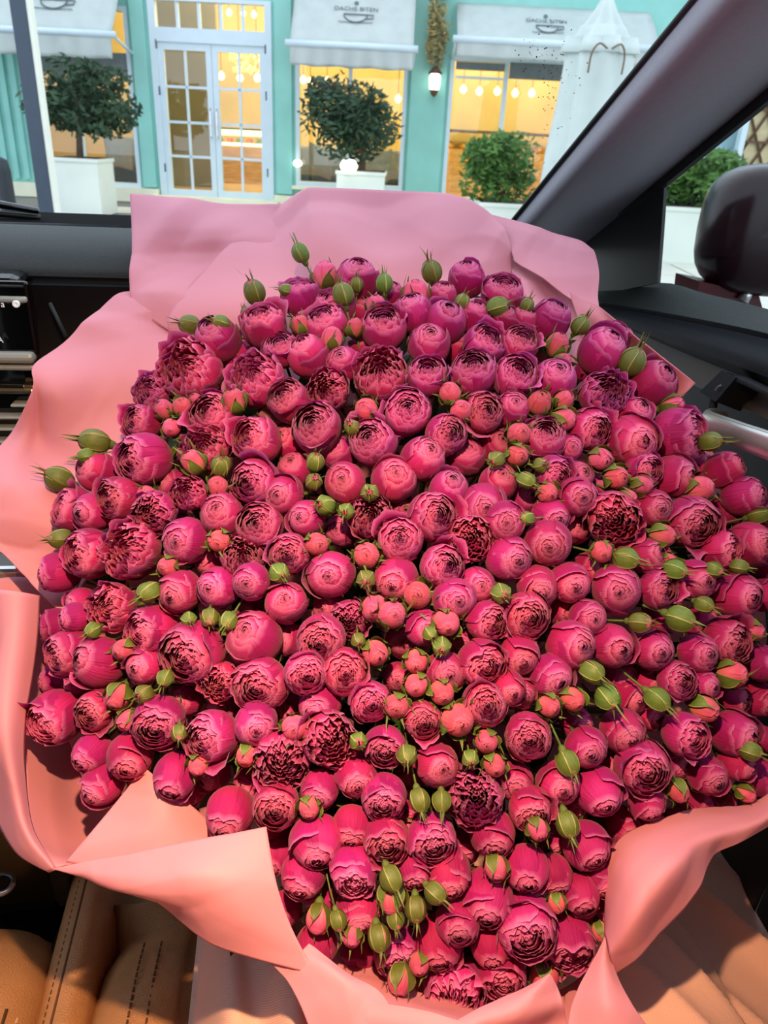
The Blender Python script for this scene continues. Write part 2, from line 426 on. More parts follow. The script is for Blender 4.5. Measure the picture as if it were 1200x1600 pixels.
# ---- things inside the shop
def orb(name, u, v, Y, r, m, label, cat, group, cord=True):
    x, z = hp(u, v, Y)
    o = empty(name, (x, Y, z)); tag(out(o), label, cat, group)
    MB().lathe([(0.001, -r), (0.6 * r, -0.8 * r), (r, 0), (0.7 * r, 0.75 * r), (0.25 * r, 1.0 * r), (0.2 * r, 1.3 * r), (0.001, 1.3 * r)], 12).build('bulb', m, o, True)
    if cord: MB().tube([(0, 0, 1.2 * r), (0, 0, max(0.3, 3.9 - z))], 0.006, 5).build('cord', M_brown, o)
    return o
ordn = ['first', 'second', 'third', 'fourth', 'fifth', 'sixth', 'seventh', 'eighth', 'ninth', 'tenth']
for k, (u, v) in enumerate([(724, 140), (749, 143), (777, 143), (805, 146), (831, 146)]):
    orb('pendant_bulb', u, v, 15.5, 0.06, M_glow, 'glowing pendant bulb behind wide shop window, %s from left' % ordn[k], 'lamp', 'bulbs in the wide shop window')
for k, (u, v) in enumerate([(474, 125), (485, 127), (511, 127), (622, 155)]):
    orb('pendant_bulb', u, v, 15.0, 0.055, M_glow, 'glowing bulb in window right of the door, %s from left' % ordn[k], 'lamp', 'bulbs in the window right of the door')
for k, (u, v) in enumerate([(346, 119), (375, 122), (402, 122)]):
    orb('pendant_bulb', u, v, 15.4, 0.06, M_glow, 'glowing bulb under the chandelier in right door leaf, %s from left' % ordn[k], 'lamp', 'bulbs under the chandelier')
for k, (u, v) in enumerate([(302, 18), (358, 20), (380, 21), (397, 23)]):
    orb('pendant_bulb', u, v, 16.0, 0.05, M_glow, 'small bulb seen through the door transom, %s from left' % ordn[k], 'lamp', 'bulbs behind the transom')
cx, cz = hp(382, 92, 15.6)
ch = empty('chandelier', (cx, 15.6, cz)); tag(out(ch), 'glittering crystal chandelier seen through the right door leaf', 'chandelier')
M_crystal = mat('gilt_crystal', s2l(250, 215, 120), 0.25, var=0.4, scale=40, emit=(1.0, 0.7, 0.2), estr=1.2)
r2 = random.Random(3); cm = MB()
for k in range(150):
    th = r2.uniform(0, 6.28); lv = r2.random(); rr = 0.42 * (1 - 0.45 * lv) * math.sqrt(r2.random()); s_ = r2.uniform(0.014, 0.03)
    c = (rr * math.cos(th), rr * math.sin(th), 0.28 - 0.5 * lv)
    cm.add([(c[0] + s_, c[1], c[2]), (c[0], c[1] + s_, c[2]), (c[0] - s_, c[1], c[2]), (c[0], c[1] - s_, c[2]), (c[0], c[1], c[2] + 1.5 * s_), (c[0], c[1], c[2] - 1.5 * s_)],
           [(0, 1, 4), (1, 2, 4), (2, 3, 4), (3, 0, 4), (1, 0, 5), (2, 1, 5), (3, 2, 5), (0, 3, 5)])
tag(cm.build('crystals', M_crystal, ch), kind='stuff')
MB().tube([(0.42 * math.cos(a), 0.42 * math.sin(a), 0.26) for a in np.linspace(0, 6.28, 25)], 0.015, 6).tube([(-0.42, 0, 0.26), (0.42, 0, 0.26)], 0.012).tube([(0, -0.42, 0.26), (0, 0.42, 0.26)], 0.012).tube([(0, 0, 0.26), (0, 0, 3.9 - cz)], 0.012).build('hoop', M_brown, ch, True)
for k in range(7):
    a = k * 0.9
    MB().lathe([(0.001, -0.06), (0.05, -0.03), (0.055, 0.02), (0.02, 0.06), (0.001, 0.06)], 10, (0.36 * math.cos(a), 0.36 * math.sin(a), 0.32)).build('bulb', M_glow, ch, True)
# counter with light strip
x0, z0 = hp(322, 205, 16.4); x1, _ = hp(420, 205, 16.4)
ct = empty('display_counter', ((x0 + x1) / 2, 16.4, SZ)); tag(out(ct), 'wooden display counter with a yellow light strip behind the door', 'counter')
hw = (x1 - x0) / 2 + 0.12; zc = z0 - SZ
MB().box(-hw, hw, 0.0, 0.7, 0, zc - 0.22).build('counter_body', M_wood, ct)
MB().rbox(-hw, hw, -0.03, 0.05, zc - 0.045, zc + 0.045, 0.02).build('light_strip', M_glowy, ct)
MB().box(-hw - 0.02, hw + 0.02, -0.02, 0.7, zc + 0.046, zc + 0.08).build('counter_top', mat('dark_stone', (0.05, 0.06, 0.07), 0.3), ct)
MB().box(-hw, hw, -0.02, 0.02, zc - 0.22, zc - 0.18).build('shelf_edge', M_glow, ct)
for k in range(7):
    MB().rbox(-hw + 0.1 + k * (2 * hw - 0.2) / 6.5, -hw + 0.2 + k * (2 * hw - 0.2) / 6.5, 0.1, 0.25, zc - 0.18, zc - 0.10, 0.02).build('cake', mat('cake_%d' % (k % 2), [s2l(200, 90, 40), s2l(80, 110, 40)][k % 2], 0.7), ct)
xs0, zs0 = hp(740, 208, 16.9)
sb = empty('shelf_unit', (xs0, 16.9, SZ)); tag(out(sb), 'lit wooden bakery shelf behind the wide shop window', 'shelf')
MB().box(-0.9, 1.6, 0, 0.5, 0, zs0 - SZ - 0.3).build('shelf_body', M_wood, sb)
MB().box(-0.9, 1.6, 0, 0.5, zs0 - SZ, zs0 - SZ + 0.05).build('shelf_board', M_brown, sb)
for k in range(8): MB().lathe([(0.001, 0), (0.09, 0), (0.11, 0.06), (0.06, 0.12), (0.001, 0.13)], 10, (-0.75 + k * 0.3, 0.2, zs0 - SZ - 0.3)).build('bread', mat('bread_crust', s2l(210, 150, 60), 0.8, var=0.3), sb, True)
# sofas and cushions
def sofa(u0, u1, v_seat, Y, label):
    xa_, zz = hp(u0, v_seat, Y); xb_, _ = hp(u1, v_seat, Y)
    o = empty('sofa', ((xa_ + xb_) / 2, Y, SZ)); tag(out(o), label, 'sofa', 'sofas inside the shop windows')
    w = (xb_ - xa_) / 2; h = min(0.45, max(0.34, zz - SZ))
    MB().rbox(-w, w, 0, 0.75, 0.0, h, 0.05).build('seat', M_dark_cloth, o)
    MB().rbox(-w, w, 0.7, 0.9, 0.06, h + 0.42, 0.05).build('backrest', M_grey_cloth, o)
    return h + SZ
def cushion(u, v, Y, s, tilt, label):
    x, z = hp(u, v, Y)
    n = 9; P = []
    for side in (1, -1):
        G = []
        for i in range(n):
            a = -1 + 2 * i / (n - 1); row = []
            for j in range(n):
                b = -1 + 2 * j / (n - 1)
                e = (1 - a ** 4) * (1 - b ** 4)
                k = 1 - 0.12 * (1 - abs(a * b))
                row.append((b * s * k, side * 0.35 * s * e ** 0.6, a * s * k))
            G.append(row)
        P.append(G)
    o = MB().grid(P[0]).grid(P[1]).build('cushion', M_grey_cloth, None, True)
    o.location = (x, Y, z); tag(out(o), label, 'cushion', 'cushions inside the shop windows'); o.rotation_euler.y = tilt; o.rotation_euler.x = 0.2
sofa(458, 636, 278, 14.2, 'dark seated sofa behind the window right of the door')
sofa(155, 214, 262, 14.2, 'grey sofa behind the leftmost shop window')
cushion(500, 252, 13.95, 0.24, 0.25, 'pale grey cushion left of the round tree in shop window')
cushion(602, 262, 13.95, 0.22, -0.5, 'pale grey cushion right of the round tree in shop window')
cushion(185, 240, 13.95, 0.24, 0.1, 'grey cushion behind the leftmost shop window')

# ---- on the pavement
def leaves(n, c, R, size, seed, shell=0.25, cut=None):
    r = random.Random(seed); b = MB()
    blobs = [(r.uniform(-.65, .65), r.uniform(-.65, .65), r.uniform(-.55, .6), r.uniform(.3, .5)) for _ in range(24)]
    k = 0
    while k < n:
        q = r.choice(blobs)
        d = Vector((r.gauss(0, 1), r.gauss(0, 1), r.gauss(0, 1))).normalized() * q[3] * (r.random() ** shell)
        p = Vector((q[0] + d.x, q[1] + d.y, q[2] + d.z))
        if p.length > 1.15: continue
        w = Vector((c[0] + p.x * R[0], c[1] + p.y * R[1], c[2] + p.z * R[2]))
        a = Vector((r.gauss(0, 1), r.gauss(0, 1), r.gauss(0, .7))).normalized(); e = a.orthogonal().normalized() * 0.42
        s_ = size * r.uniform(.6, 1.3)
        b.add([w - a * s_, w + e * s_, w + a * s_, w - e * s_], [(0, 1, 2), (0, 2, 3)]); k += 1
    return b
def planter(u0, u1, v_top, Y, depth, zfloor, label, group):
    x0, z = hp(u0, v_top, Y); x1, _ = hp(u1, v_top, Y)
    o = empty('planter', ((x0 + x1) / 2, Y, zfloor)); tag(out(o), label, 'planter', group)
    w = (x1 - x0) / 2; h = z - zfloor
    MB().box(-w, w, 0, 0.04, 0, h).box(-w, w, depth - .04, depth, 0, h).box(-w, -w + .04, .04, depth - .04, 0, h).box(w - .04, w, .04, depth - .04, 0, h).build('planter_box', M_planter, o)
    MB().rbox(-w - .02, w + .02, -.02, depth + .02, h - 0.05, h, 0.012).build('planter_rim', M_planter, o)
    MB().box(-w + .04, w - .04, .04, depth - .04, h - 0.1, h + 0.004).build('soil', M_bark, o)
    return (x0 + x1) / 2, z
def potted_tree(px, zt, Y, u, v, ru, rv, seed, label, n=3200):
    x, z = hp(u, v, Y); k = Y / FPX * 0.93
    t = empty('bay_tree', (px, Y + 0.25, zt)); tag(out(t), label, 'tree', 'clipped trees before the shop')
    dx, dz = x - px, z - zt
    MB().tube([(0, 0, -0.05), (0.02, 0, dz * 0.3), (dx * 0.4 - 0.02, 0, dz * 0.6), (dx, 0, dz)], [0.05, 0.042, 0.038, 0.03], 8).build('trunk', M_bark, t, True)
    for a in range(4): MB().tube([(dx * 0.3, 0, dz * 0.5), (dx + ru * k * 0.5 * math.cos(a * 1.6), ru * k * .5 * math.sin(a * 1.6), dz * 1.05)], [0.025, 0.01], 6).build('branch', M_bark, t, True)
    tag(leaves(n, (dx, 0, dz), (ru * k * 1.05, ru * k * 0.9, rv * k * 1.05), 0.055, seed).build('foliage', M_leaf_d, t), kind='stuff')
px, zt = planter(76, 150, 245, 10.6, 0.6, PZ, 'white planter under the tree nearest the steel post', 'white planters before the shop')
potted_tree(px, zt, 10.6, 118, 152, 78, 56, 5, 'round dark green tree beside the steel post')
px, zt = planter(526, 601, 266, 11.4, 0.6, PZ, 'white planter under the tree right of the door', 'white planters before the shop')
potted_tree(px, zt, 11.4, 556, 186, 78, 68, 9, 'round dark green tree right of the double door')
px, zt = planter(752, 850, 316, 9.6, 0.7, PZ, 'white planter by the foot of the closed parasol', 'white planters before the shop')
def bush(px, zt, Y, u, v, ru, rv, seed, label, n=2600, m=None):
    x, z = hp(u, v, Y); k = Y / FPX * 0.93
    b = empty('oleander_bush', (px, Y + 0.3, zt)); tag(out(b), label, 'bush', 'bushes in white planters')
    r = random.Random(seed)
    st = MB()
    for q in range(9): st.tube([(r.uniform(-.1, .1), r.uniform(-.1, .1), -.05), (x - px + r.uniform(-.6, .6) * ru * k, r.uniform(-.2, .2), (z - zt) + r.uniform(-.3, .6) * rv * k)], [0.014, 0.006], 5)
    tag(st.build('stems', M_bark, b), kind='stuff')
    tag(leaves(n, (x - px, 0, z - zt), (ru * k, ru * k * .7, rv * k), 0.05, seed).build('foliage', m or M_leaf_g, b), kind='stuff')
bush(px, zt, 9.6, 786, 268, 68, 58, 21, 'leafy green bush left of the closed parasol')
px, zt = planter(1040, 1150, 322, 9.0, 0.7, PZ, 'white planter seen through the side window', 'white planters before the shop')
bush(px, zt, 9.0, 1092, 285, 85, 52, 22, 'bright green bush seen through the side window', 3600)
# closed parasol
pu = hp(905, 300, 8.8)[0]; Yp = 8.8
za = hz(942, 0, Yp)
pa = empty('parasol', (pu, Yp, PZ)); tag(out(pa), 'tall closed white parasol standing before the shop', 'parasol')
h = za - PZ; kk = Yp / FPX * 0.95
MB().tube([(0, 0, 0.06), (0, 0, h - 0.05)], 0.03, 10).build('pole', M_steel, pa, True)
MB().lathe([(0.001, 0), (0.32, 0), (0.32, 0.05), (0.06, 0.07), (0.04, 0.25), (0.001, 0.25)], 24).build('foot', M_steel, pa, True)
z2 = hz(920, 78, Yp) - PZ
fold = lambda th, i: 1 + 0.17 * math.sin(8 * th) * min(1, i / 3)
MB().lathe([(0.015, h + 0.06), (0.05, h + 0.02), (0.11, h - 0.1), (0.18, h - 0.22), (0.25, h - 0.34), (0.31, z2 + 0.1), (0.35, z2 - 0.03), (0.34, z2 - 0.04), (0.28, z2 + 0.08)], 64, fold=fold).build('top_flap', M_fabric_w, pa, True)
MB().lathe([(0.20, z2 + 0.2), (0.31, z2 + 0.02), (0.32, z2 - 0.2), (0.33, z2 - 0.5), (0.36, z2 - 0.9), (0.38, z2 - 1.3), (0.34, z2 - 1.5), (0.3, z2 - 1.52)], 64,
           fold=lambda th, i: 1 + 0.13 * math.sin(8 * th + 0.35) + 0.04 * math.sin(3 * th + i)).build('wrapped_cloth', M_fabric_w, pa, True)
M_strap = mat('brown_strap', s2l(120, 95, 75), 0.8)
for s_ in (-1, 1): MB().tube(catmull([(s_ * 0.02, -0.41, z2 - 0.02), (s_ * 0.10, -0.41, z2 + 0.02), (s_ * 0.155, -0.385, z2 - 0.06), (s_ * 0.16, -0.36, z2 - 0.22)], 10), 0.009, 6).build('strap', M_strap, pa, True)
# wall lantern and garland
lx, lz = hp(679, 128, 12.85)
ln = empty('wall_lantern', (lx, 12.78, lz)); tag(out(ln), 'glowing wall lantern on the pilaster under the garland', 'lantern')
MB().lathe([(0.001, -0.11), (0.07, -0.1), (0.085, 0.05), (0.06, 0.1), (0.001, 0.1)], 12).build('lamp_glass', M_glow_w, ln, True)
MB().lathe([(0.001, 0.1), (0.11, 0.1), (0.05, 0.17), (0.001, 0.2)], 12).lathe([(0.001, -0.2), (0.04, -0.17), (0.07, -0.11), (0.001, -0.1)], 12).build('lantern_cap', M_brown, ln, True)
MB().box(-0.03, 0.03, 0.0, 0.15, -0.16, -0.10).build('bracket', M_brown, ln)
gx, gz = hp(683, 50, 12.85)
ga = empty('garland', (gx, 12.74, gz - 0.5)); tag(out(ga), 'hanging garland of dried yellow flowers above the wall lantern', 'garland')
M_gar = mat('dried_flowers', s2l(160, 150, 95), 0.9, var=0.5, scale=20); M_gary = mat('yellow_flowers', s2l(200, 185, 60), 0.8, var=0.4, scale=20)
tag(leaves(500, (0, 0, 0.5), (0.16, 0.1, 0.62), 0.05, 31).build('dried_sprays', M_gar, ga), kind='stuff')
tag(leaves(400, (0.04, -0.02, 1.05), (0.24, 0.12, 0.22), 0.05, 32).build('yellow_blooms', M_gary, ga), kind='stuff')
# small glowing globes
def globe(u, v, Y, r, label):
    x, z = hp(u, v, Y); g = empty('glowing_globe', (x, Y, z)); tag(out(g), label, 'lamp', 'white glowing globes')
    MB().lathe([(0.001, -r * .7), (r * .8, -r * .5), (r, 0), (r * .7, r * .55), (0.001, r * .7)], 14).build('globe', M_glow_w, g, True)
    MB().lathe([(0.001, -r), (r * .5, -r), (r * .4, -r * .6), (0.001, -r * .6)], 12).build('globe_base', M_planter, g, True)
globe(545, 259, 11.3, 0.12, 'white glowing globe on the planter right of the door')
globe(465, 255, 12.85, 0.07, 'small white glowing globe left of the middle window')
# lattice screen right of the shop
lx0, _ = hp(1166, 210, 12.6); zb_ = hz(1180, 290, 12.6)
la = empty('lattice_screen', (lx0, 12.6, PZ)); tag(out(la), 'brown lattice screen against a cream panel at far right', 'screen')
MB().box(0, 1.8, 0.06, 0.1, 0, 3.4).build('backing_panel', mat('cream_panel', s2l(205, 190, 150), 0.8), la)
MB().box(-0.08, 0.0, -0.02, 0.12, 0, 3.5).box(1.8, 1.88, -0.02, 0.12, 0, 3.5).box(0, 1.8, -0.02, 0.12, 3.4, 3.5).build('screen_frame', M_white, la)
for k in range(-14, 14):
    for sg in (1, -1):
        p0 = [k * 0.26 + (0 if sg > 0 else 0), 0.03, 0.1]; L_ = 3.2
        a0, a1 = k * 0.26, k * 0.26 + sg * 1.6
        t0 = max(0.0, min((0 - a0) / (a1 - a0), (1.8 - a0) / (a1 - a0))); t1 = min(1.0, max((0 - a0) / (a1 - a0), (1.8 - a0) / (a1 - a0)))
        if t1 - t0 < 0.05: continue
        f_ = lambda t: (a0 + (a1 - a0) * t, 0.03, 0.1 + L_ * t)
        MB().tube([f_(t0), f_(t1)], 0.02, 4).build('lattice_bar', M_brown, la)
for k in range(1, 8): MB().box(0, 1.8, 0.0, 0.055, 0.42 * k, 0.42 * k + 0.03).build('lattice_rail', M_brown, la)
# steel post near the car
Yq = 5.2
xl, xr = hx(36, 160, Yq), hx(60, 160, Yq); xw = hx(65.5, 160, Yq)
po = empty('steel_post', ((xl + xr) / 2, Yq, GZ)); tag(out(po), 'tall blue grey steel post left of the shop door', 'post')
hw = (xr - xl) / 2
MB().rbox(-hw, hw, 0, 2 * hw, 0.02, 4.5, 0.008).build('post_shaft', M_steel, po)
MB().rbox(hw - 0.002, hw + (xw - xr), 0.01, 2 * hw - 0.02, 0.02, 4.5, 0.004).build('white_edge_strip', mat('white_edge', s2l(250, 252, 235), 0.4, var=0.03, emit=None), po)  # narrow white strip down the right edge of the post
MB().rbox(-hw - 0.06, hw + 0.08, -0.06, 2 * hw + 0.06, 0, 0.02, 0.005).build('base_plate', M_steel, po)
bx, bz = hp(6, 250, 6.0)
bo = empty('bollard', (bx - 0.02, 6.0, GZ)); tag(out(bo), 'dark bollard at the far left edge below the fluted wall', 'bollard')
MB().lathe([(0.001, 0), (0.09, 0), (0.075, 0.05), (0.06, 0.1), (0.055, bz - GZ - 0.08), (0.04, bz - GZ), (0.001, bz - GZ + 0.02)], 16).build('bollard_body', mat('black_iron', s2l(35, 42, 48), 0.5), bo, True)
# ================================================================ the car
M_dash = mat('charcoal_soft_plastic', s2l(46, 50, 50), 0.6, var=0.06, scale=200, bump=0.35, bscale=900, spec=0.3)
M_dash2 = mat('dark_soft_plastic', s2l(32, 37, 43), 0.55, var=0.06, scale=200, bump=0.3, bscale=900, spec=0.3)
M_black = mat('black_plastic', s2l(14, 14, 15), 0.45, var=0.1, scale=50)
M_gloss = mat('piano_black', s2l(8, 8, 9), 0.12, var=0.05, coat=0.6)
M_chrome = mat('satin_chrome', (0.72, 0.72, 0.70), 0.3, 0.85, var=0.04)
M_silver = mat('silver_paint', s2l(178, 182, 174), 0.4, 0.15, var=0.04)
M_gold = mat('warm_chrome', (0.85, 0.66, 0.42), 0.25, 1.0, var=0.05)
M_pillar = mat('grey_pillar_cloth', s2l(150, 150, 160), 0.55, var=0.04, scale=300, bump=0.15, bscale=1200)
M_tan = mat('tan_leather', s2l(176, 128, 84), 0.42, var=0.08, scale=30, bump=0.5, bscale=700)
M_thread = mat('pale_thread', s2l(205, 170, 130), 0.8)
M_thread_d = mat('brown_thread', s2l(95, 62, 36), 0.8)
M_maroon = mat('maroon_car_paint', s2l(80, 16, 28), 0.25, var=0.08, spec=0.3)
M_maroon_d = mat('dark_maroon_plastic', s2l(34, 12, 20), 0.22, var=0.1, spec=0.35)
M_print = mat('white_print', (0.8, 0.8, 0.78), 0.5, emit=(0.9, 0.9, 0.85), estr=0.35)
M_wglass = glass('car_glass', (0.94, 0.97, 0.96), 0.03)

def wsp(u, v):
    d = ray(u, v); t = 0.4716 / (d[2] + 0.556 * d[1]); return EYE + d * t
# --- dashboard
da = empty('dashboard', (0, 0.85, 0.6)); tag(da, 'dark car dashboard with soft padded top below the windscreen', 'dashboard')
def extr(prof, x0, x1, nx=2, bow=0.0):
    P = []
    for (y, z) in prof:
        P.append([(x0 + (x1 - x0) * j / (nx - 1), y - bow * ((x0 + (x1 - x0) * j / (nx - 1)) / 0.9) ** 2 - 0.85, z - 0.6) for j in range(nx)])
    return P
DX0, DX1 = -1.05, 0.30
MB().grid(extr([(1.05, 1.118), (1.03, 1.128), (1.00, 1.136), (0.985, 1.134)], DX0, DX1, 9)).build('defroster_strip', mat('matt_black', s2l(9, 9, 10), 0.9, spec=0.05), da, True)
top = catmull([(0.985, 1.134), (0.93, 1.142), (0.87, 1.140), (0.835, 1.130), (0.818, 1.116), (0.815, 1.108)], 16)
MB().grid(extr(top, DX0, DX1, 9)).build('top_pad', M_dash, da, True)
# a slightly raised second pad towards the driver
P = [[(-1.05 + 0.86 * s, 0.985 - 0.05 * math.sin(1.57 * (1 - s)) - 0.06 * t * (1 - s) - 0.85, 1.137 + 0.006 * (1 - s) - 0.6 + 0.002 * math.sin(3.1 * t)) for s in np.linspace(0, 1, 14)] for t in np.linspace(0, 1, 5)]
MB().grid(P).build('instrument_hood', M_dash2, da, True)
MB().grid(extr([(0.815, 1.108), (0.822, 1.104), (0.818, 1.101), (0.812, 1.100)], DX0, DX1, 5)).build('seam_trim', M_dash2, da, True)
fas = catmull([(0.812, 1.100), (0.815, 1.06), (0.80, 0.98), (0.79, 0.90), (0.80, 0.80), (0.86, 0.66), (0.95, 0.52)], 14)
MB().grid(extr(fas, DX0, DX1, 5)).build('fascia', M_black, da, True)
MB().rbox(-0.13, 0.30, -0.075, -0.03, 0.28, 0.42, 0.02).build('glovebox_lid', M_black, da)
def stackbox(name, m, u0, u1, v0, v1, Y, depth, r=0.003):
    a = carp(u1, (v0 + v1) / 2, Y=Y); b = carp(u0, (v0 + v1) / 2, Y=Y)
    zt = carp(u1, v0, Y=Y)[2]; zb = carp(u1, v1, Y=Y)[2]
    rr = min(r, (zt - zb) * 0.4)
    return MB().rbox(min(a[0], b[0]), max(a[0], b[0]), Y - 0.85, Y + depth - 0.85, zb - 0.6, zt - 0.6, rr).build(name, m, da)
stackbox('centre_stack', M_gloss, -260, 66, 432, 880, 0.782, 0.06, 0.01)
stackbox('screen_bezel', M_gloss, -250, 51, 440, 556, 0.777, 0.006, 0.003)
stackbox('grey_strip', M_dash, -250, 36, 446, 450, 0.775, 0.004)  # thin charcoal strip across the bezel
stackbox('screen_trim', M_silver, -250, 41, 464.5, 474, 0.773, 0.006, 0.002)
stackbox('chrome_bar', M_silver, -250, 52, 553, 570, 0.768, 0.015, 0.004)
stackbox('chrome_bar', M_silver, -250, 53, 571.5, 580, 0.771, 0.012, 0.003)
stackbox('gold_bar', M_gold, -250, 53, 608, 617, 0.768, 0.015, 0.003)
stackbox('gold_bar', M_gold, 36, 53, 602.5, 606, 0.77, 0.012, 0.0015)
for (u0, u1, v) in ((16, 60, 635), (-60, 60, 654), (-80, 60, 672), (-100, 60, 692)):
    stackbox('vent_fin', M_silver, u0, u1, v - 2, v + 2, 0.768, 0.015, 0.0012)
kp = carp(26, 474.5, Y=0.7705)
MB().lathe([(0.001, 0), (0.0032, 0), (0.0034, 0.002), (0.0028, 0.0035), (0.0018, 0.003), (0.001, 0.003)], 16).build('round_button', M_print, da, True)
kb = bpy.data.objects['round_button']; kb.location = (kp[0], kp[1] - 0.85, kp[2] - 0.6); kb.rotation_euler = (math.pi / 2, 0, 0)
tm = text_mesh('a', 0.0085); to = link('screen_lettering', tm, M_print, da); tp = carp(4, 475.5, Y=0.7695)
to.location = (tp[0], tp[1] - 0.85, tp[2] - 0.6); to.rotation_euler = (math.pi / 2, 0, 0)
tm = text_mesh('A', 0.0085); to = link('screen_lettering', tm, M_print, da); tp = carp(0, 531, Y=0.7695)
to.location = (tp[0], tp[1] - 0.85, tp[2] - 0.6); to.rotation_euler = (math.pi / 2, 0, 0)
p0, p1 = carp(78, 474, Y=0.795), carp(104, 527, Y=0.78)
MB().tube([p0 - [0, 0.85, 0.6], p1 - [0, 0.85, 0.6]], 0.0022, 6).build('stack_edge_trim', M_dash, da, True)
# --- wiper tip resting beyond the windscreen's foot
w0, w1 = carp(-120, 314, Y=1.10), carp(60, 330, Y=1.10)
wp = empty('wiper', tuple(w1)); tag(wp, 'black windscreen wiper tip at the left end of the glass', 'wiper')
dv = w0 - w1
MB().tube([(0, 0, 0), tuple(dv * 0.5 + [0, 0, 0.006]), tuple(dv)], [0.004, 0.0055, 0.006], 8).build('wiper_arm', M_gloss, wp, True)
MB().tube([(0.0, 0.004, -0.008), tuple(dv + [0, 0.004, -0.008])], 0.004, 6).build('wiper_blade', M_black, wp, True)
# --- windscreen
TL, TR = np.array([-1.1, 0.40, 1.4992]), np.array([0.30, 0.40, 1.4992])
BL, BR = np.array([-1.1, 1.035, 1.1462]), np.array([0.335, 1.035, 1.1462])
ws = MB().grid([[BL, BR], [TL, TR]]).build('window_1', M_wglass)
tag(ws, 'car windscreen with a few rain drops by the pillar', None, kind='structure')
r3 = random.Random(11); dm = MB()
def drop(p, s):
    n = np.array([0, -0.486, -0.874]); e = np.array([1.0, 0, 0]); g = np.cross(n, e)
    V = [p + n * s * 0.5]; 
    V += [p + s * (math.cos(a) * e + 1.3 * math.sin(a) * g) for a in np.linspace(0, 6.283, 9)[:-1]]
    dm.add(V, [(0, 1 + i, 1 + (i + 1) % 8) for i in range(8)])
for k in range(130):
    if k < 60: u, v = 845 + r3.gauss(0, 22), 100 + r3.gauss(0, 30)
    elif k < 115: u, v = 868 + r3.gauss(0, 14), 150 + r3.gauss(0, 50)
    else: u, v = 835 + r3.uniform(-10, 35), 200 + r3.uniform(0, 110)
    if v > 348 - (u - 800) * 1.24 - 8 or v < 10: continue
    drop(wsp(u, v), r3.uniform(0.0003, 0.0008))
M_drop = mat('rain_water', s2l(70, 80, 80), 0.05, spec=1.0)
do = dm.build('rain_drops', M_drop, ws); tag(do, 'tiny rain drops on the windscreen by the pillar', kind='stuff')
tag(MB().rbox(-1.1, 0.33, 1.052, 1.20, 1.06, 1.129, 0.006).build('trim_4', mat('matt_black', s2l(9, 9, 10), 0.9, spec=0.05)), 'black cowl below the windscreen', None, kind='structure')
# --- A pillar
st = []
for s in np.linspace(-0.12, 1.28, 12):
    L1 = np.array([800, 348]) * (1 - s) + np.array([1085, 0]) * s
    L2 = np.array([912, 360]) * (1 - s) + np.array([1200, 105]) * s
    a = wsp(*L1); c = carp(*L2, X=0.41)
    m1 = L1 * 0.72 + L2 * 0.28; m2 = L1 * 0.3 + L2 * 0.7
    ta = np.linalg.norm(a - EYE) / np.linalg.norm(ray(*L1)); tc_ = np.linalg.norm(c - EYE) / np.linalg.norm(ray(*L2))
    b1 = at(m1[0], m1[1], (ta * 0.72 + tc_ * 0.28) * 0.93); b2 = at(m2[0], m2[1], (ta * 0.3 + tc_ * 0.7) * 0.945)
    st.append([a, b1, b2, c, c + np.array([0.05, 0.03, 0.0])])
st = [catmull(q, 18) for q in st]
pi = MB().grid(st).build('trim_2', M_pillar, None, True); tag(pi, 'grey cloth covered windscreen pillar', None, kind='structure')
# lug cover near the top of the pillar
cc = at(1128, 2, 0.60)
MB().rbox(-0.012, 0.012, -0.004, 0.004, -0.008, 0.008, 0.003).build('cover_cap', M_pillar, pi).location = tuple(cc)
sl = []
for s in np.linspace(-0.15, 1.25, 8):
    L1 = np.array([800, 348]) * (1 - s) + np.array([1085, 0]) * s
    sl.append(wsp(L1[0] - 0.5, L1[1] - 0.5))
tag(MB().tube(sl, 0.0034, 6).build('trim_3', M_black, None, True), 'black rubber seal along the windscreen edge', None, kind='structure')
# --- passenger door
do_ = empty('door_2', (0.45, 0.6, 0.6)); tag(do_, 'dark passenger door panel with chrome pull handle', None, kind='structure')
O = np.array([0.45, 0.6, 0.6])
def doorstrip(rows, name, m, smooth=True, nu=10, nv=10):
    return MB().grid(surf([[np.array(p) - O for p in r] for r in rows], nu, nv)).build(name, m, do_, smooth)
def dl(pts, X): return [carp(u, v, X=X) for (u, v) in pts]
sill_o = dl([(925, 448), (1030, 441), (1100, 458), (1200, 483), (1420, 545)], 0.455)
sill = dl([(930, 455), (1030, 452), (1100, 468), (1200, 493), (1420, 556)], 0.445)
cre1 = dl([(930, 470), (1000, 482), (1080, 496), (1200, 521), (1420, 580)], 0.415)
cre2 = dl([(930, 476), (1000, 488), (1080, 504), (1200, 530), (1420, 590)], 0.418)
gap1 = dl([(930, 492), (1000, 516), (1080, 545), (1200, 590), (1420, 680)], 0.405)
gap2 = dl([(930, 497), (1000, 522), (1080, 556), (1200, 605), (1420, 700)], 0.425)
doorstrip([sill_o, sill, cre1], 'belt_rail', M_dash, nu=14, nv=8)
doorstrip([cre1, cre2], 'belt_groove', M_black, nu=14, nv=3)
doorstrip([cre2, [(p + q) / 2 - np.array([0.008, 0, 0]) for p, q in zip(cre2, gap1)], gap1], 'upper_panel', M_dash2, nu=14, nv=8)
doorstrip([gap1, gap2], 'panel_gap', M_black, nu=14, nv=3)
band = dl([(930, 530), (1000, 560), (1080, 600), (1200, 655), (1420, 760)], 0.42)
low = [np.array([0.44, p[1], 0.80]) for p in band]; low2 = [np.array([0.42, p[1], 0.45]) for p in band]
doorstrip([gap2, band], 'wood_band', mat('brown_trim', s2l(70, 64, 60), 0.45, var=0.15, scale=60, stretch=(1, 0.1, 1)), nu=14, nv=3)
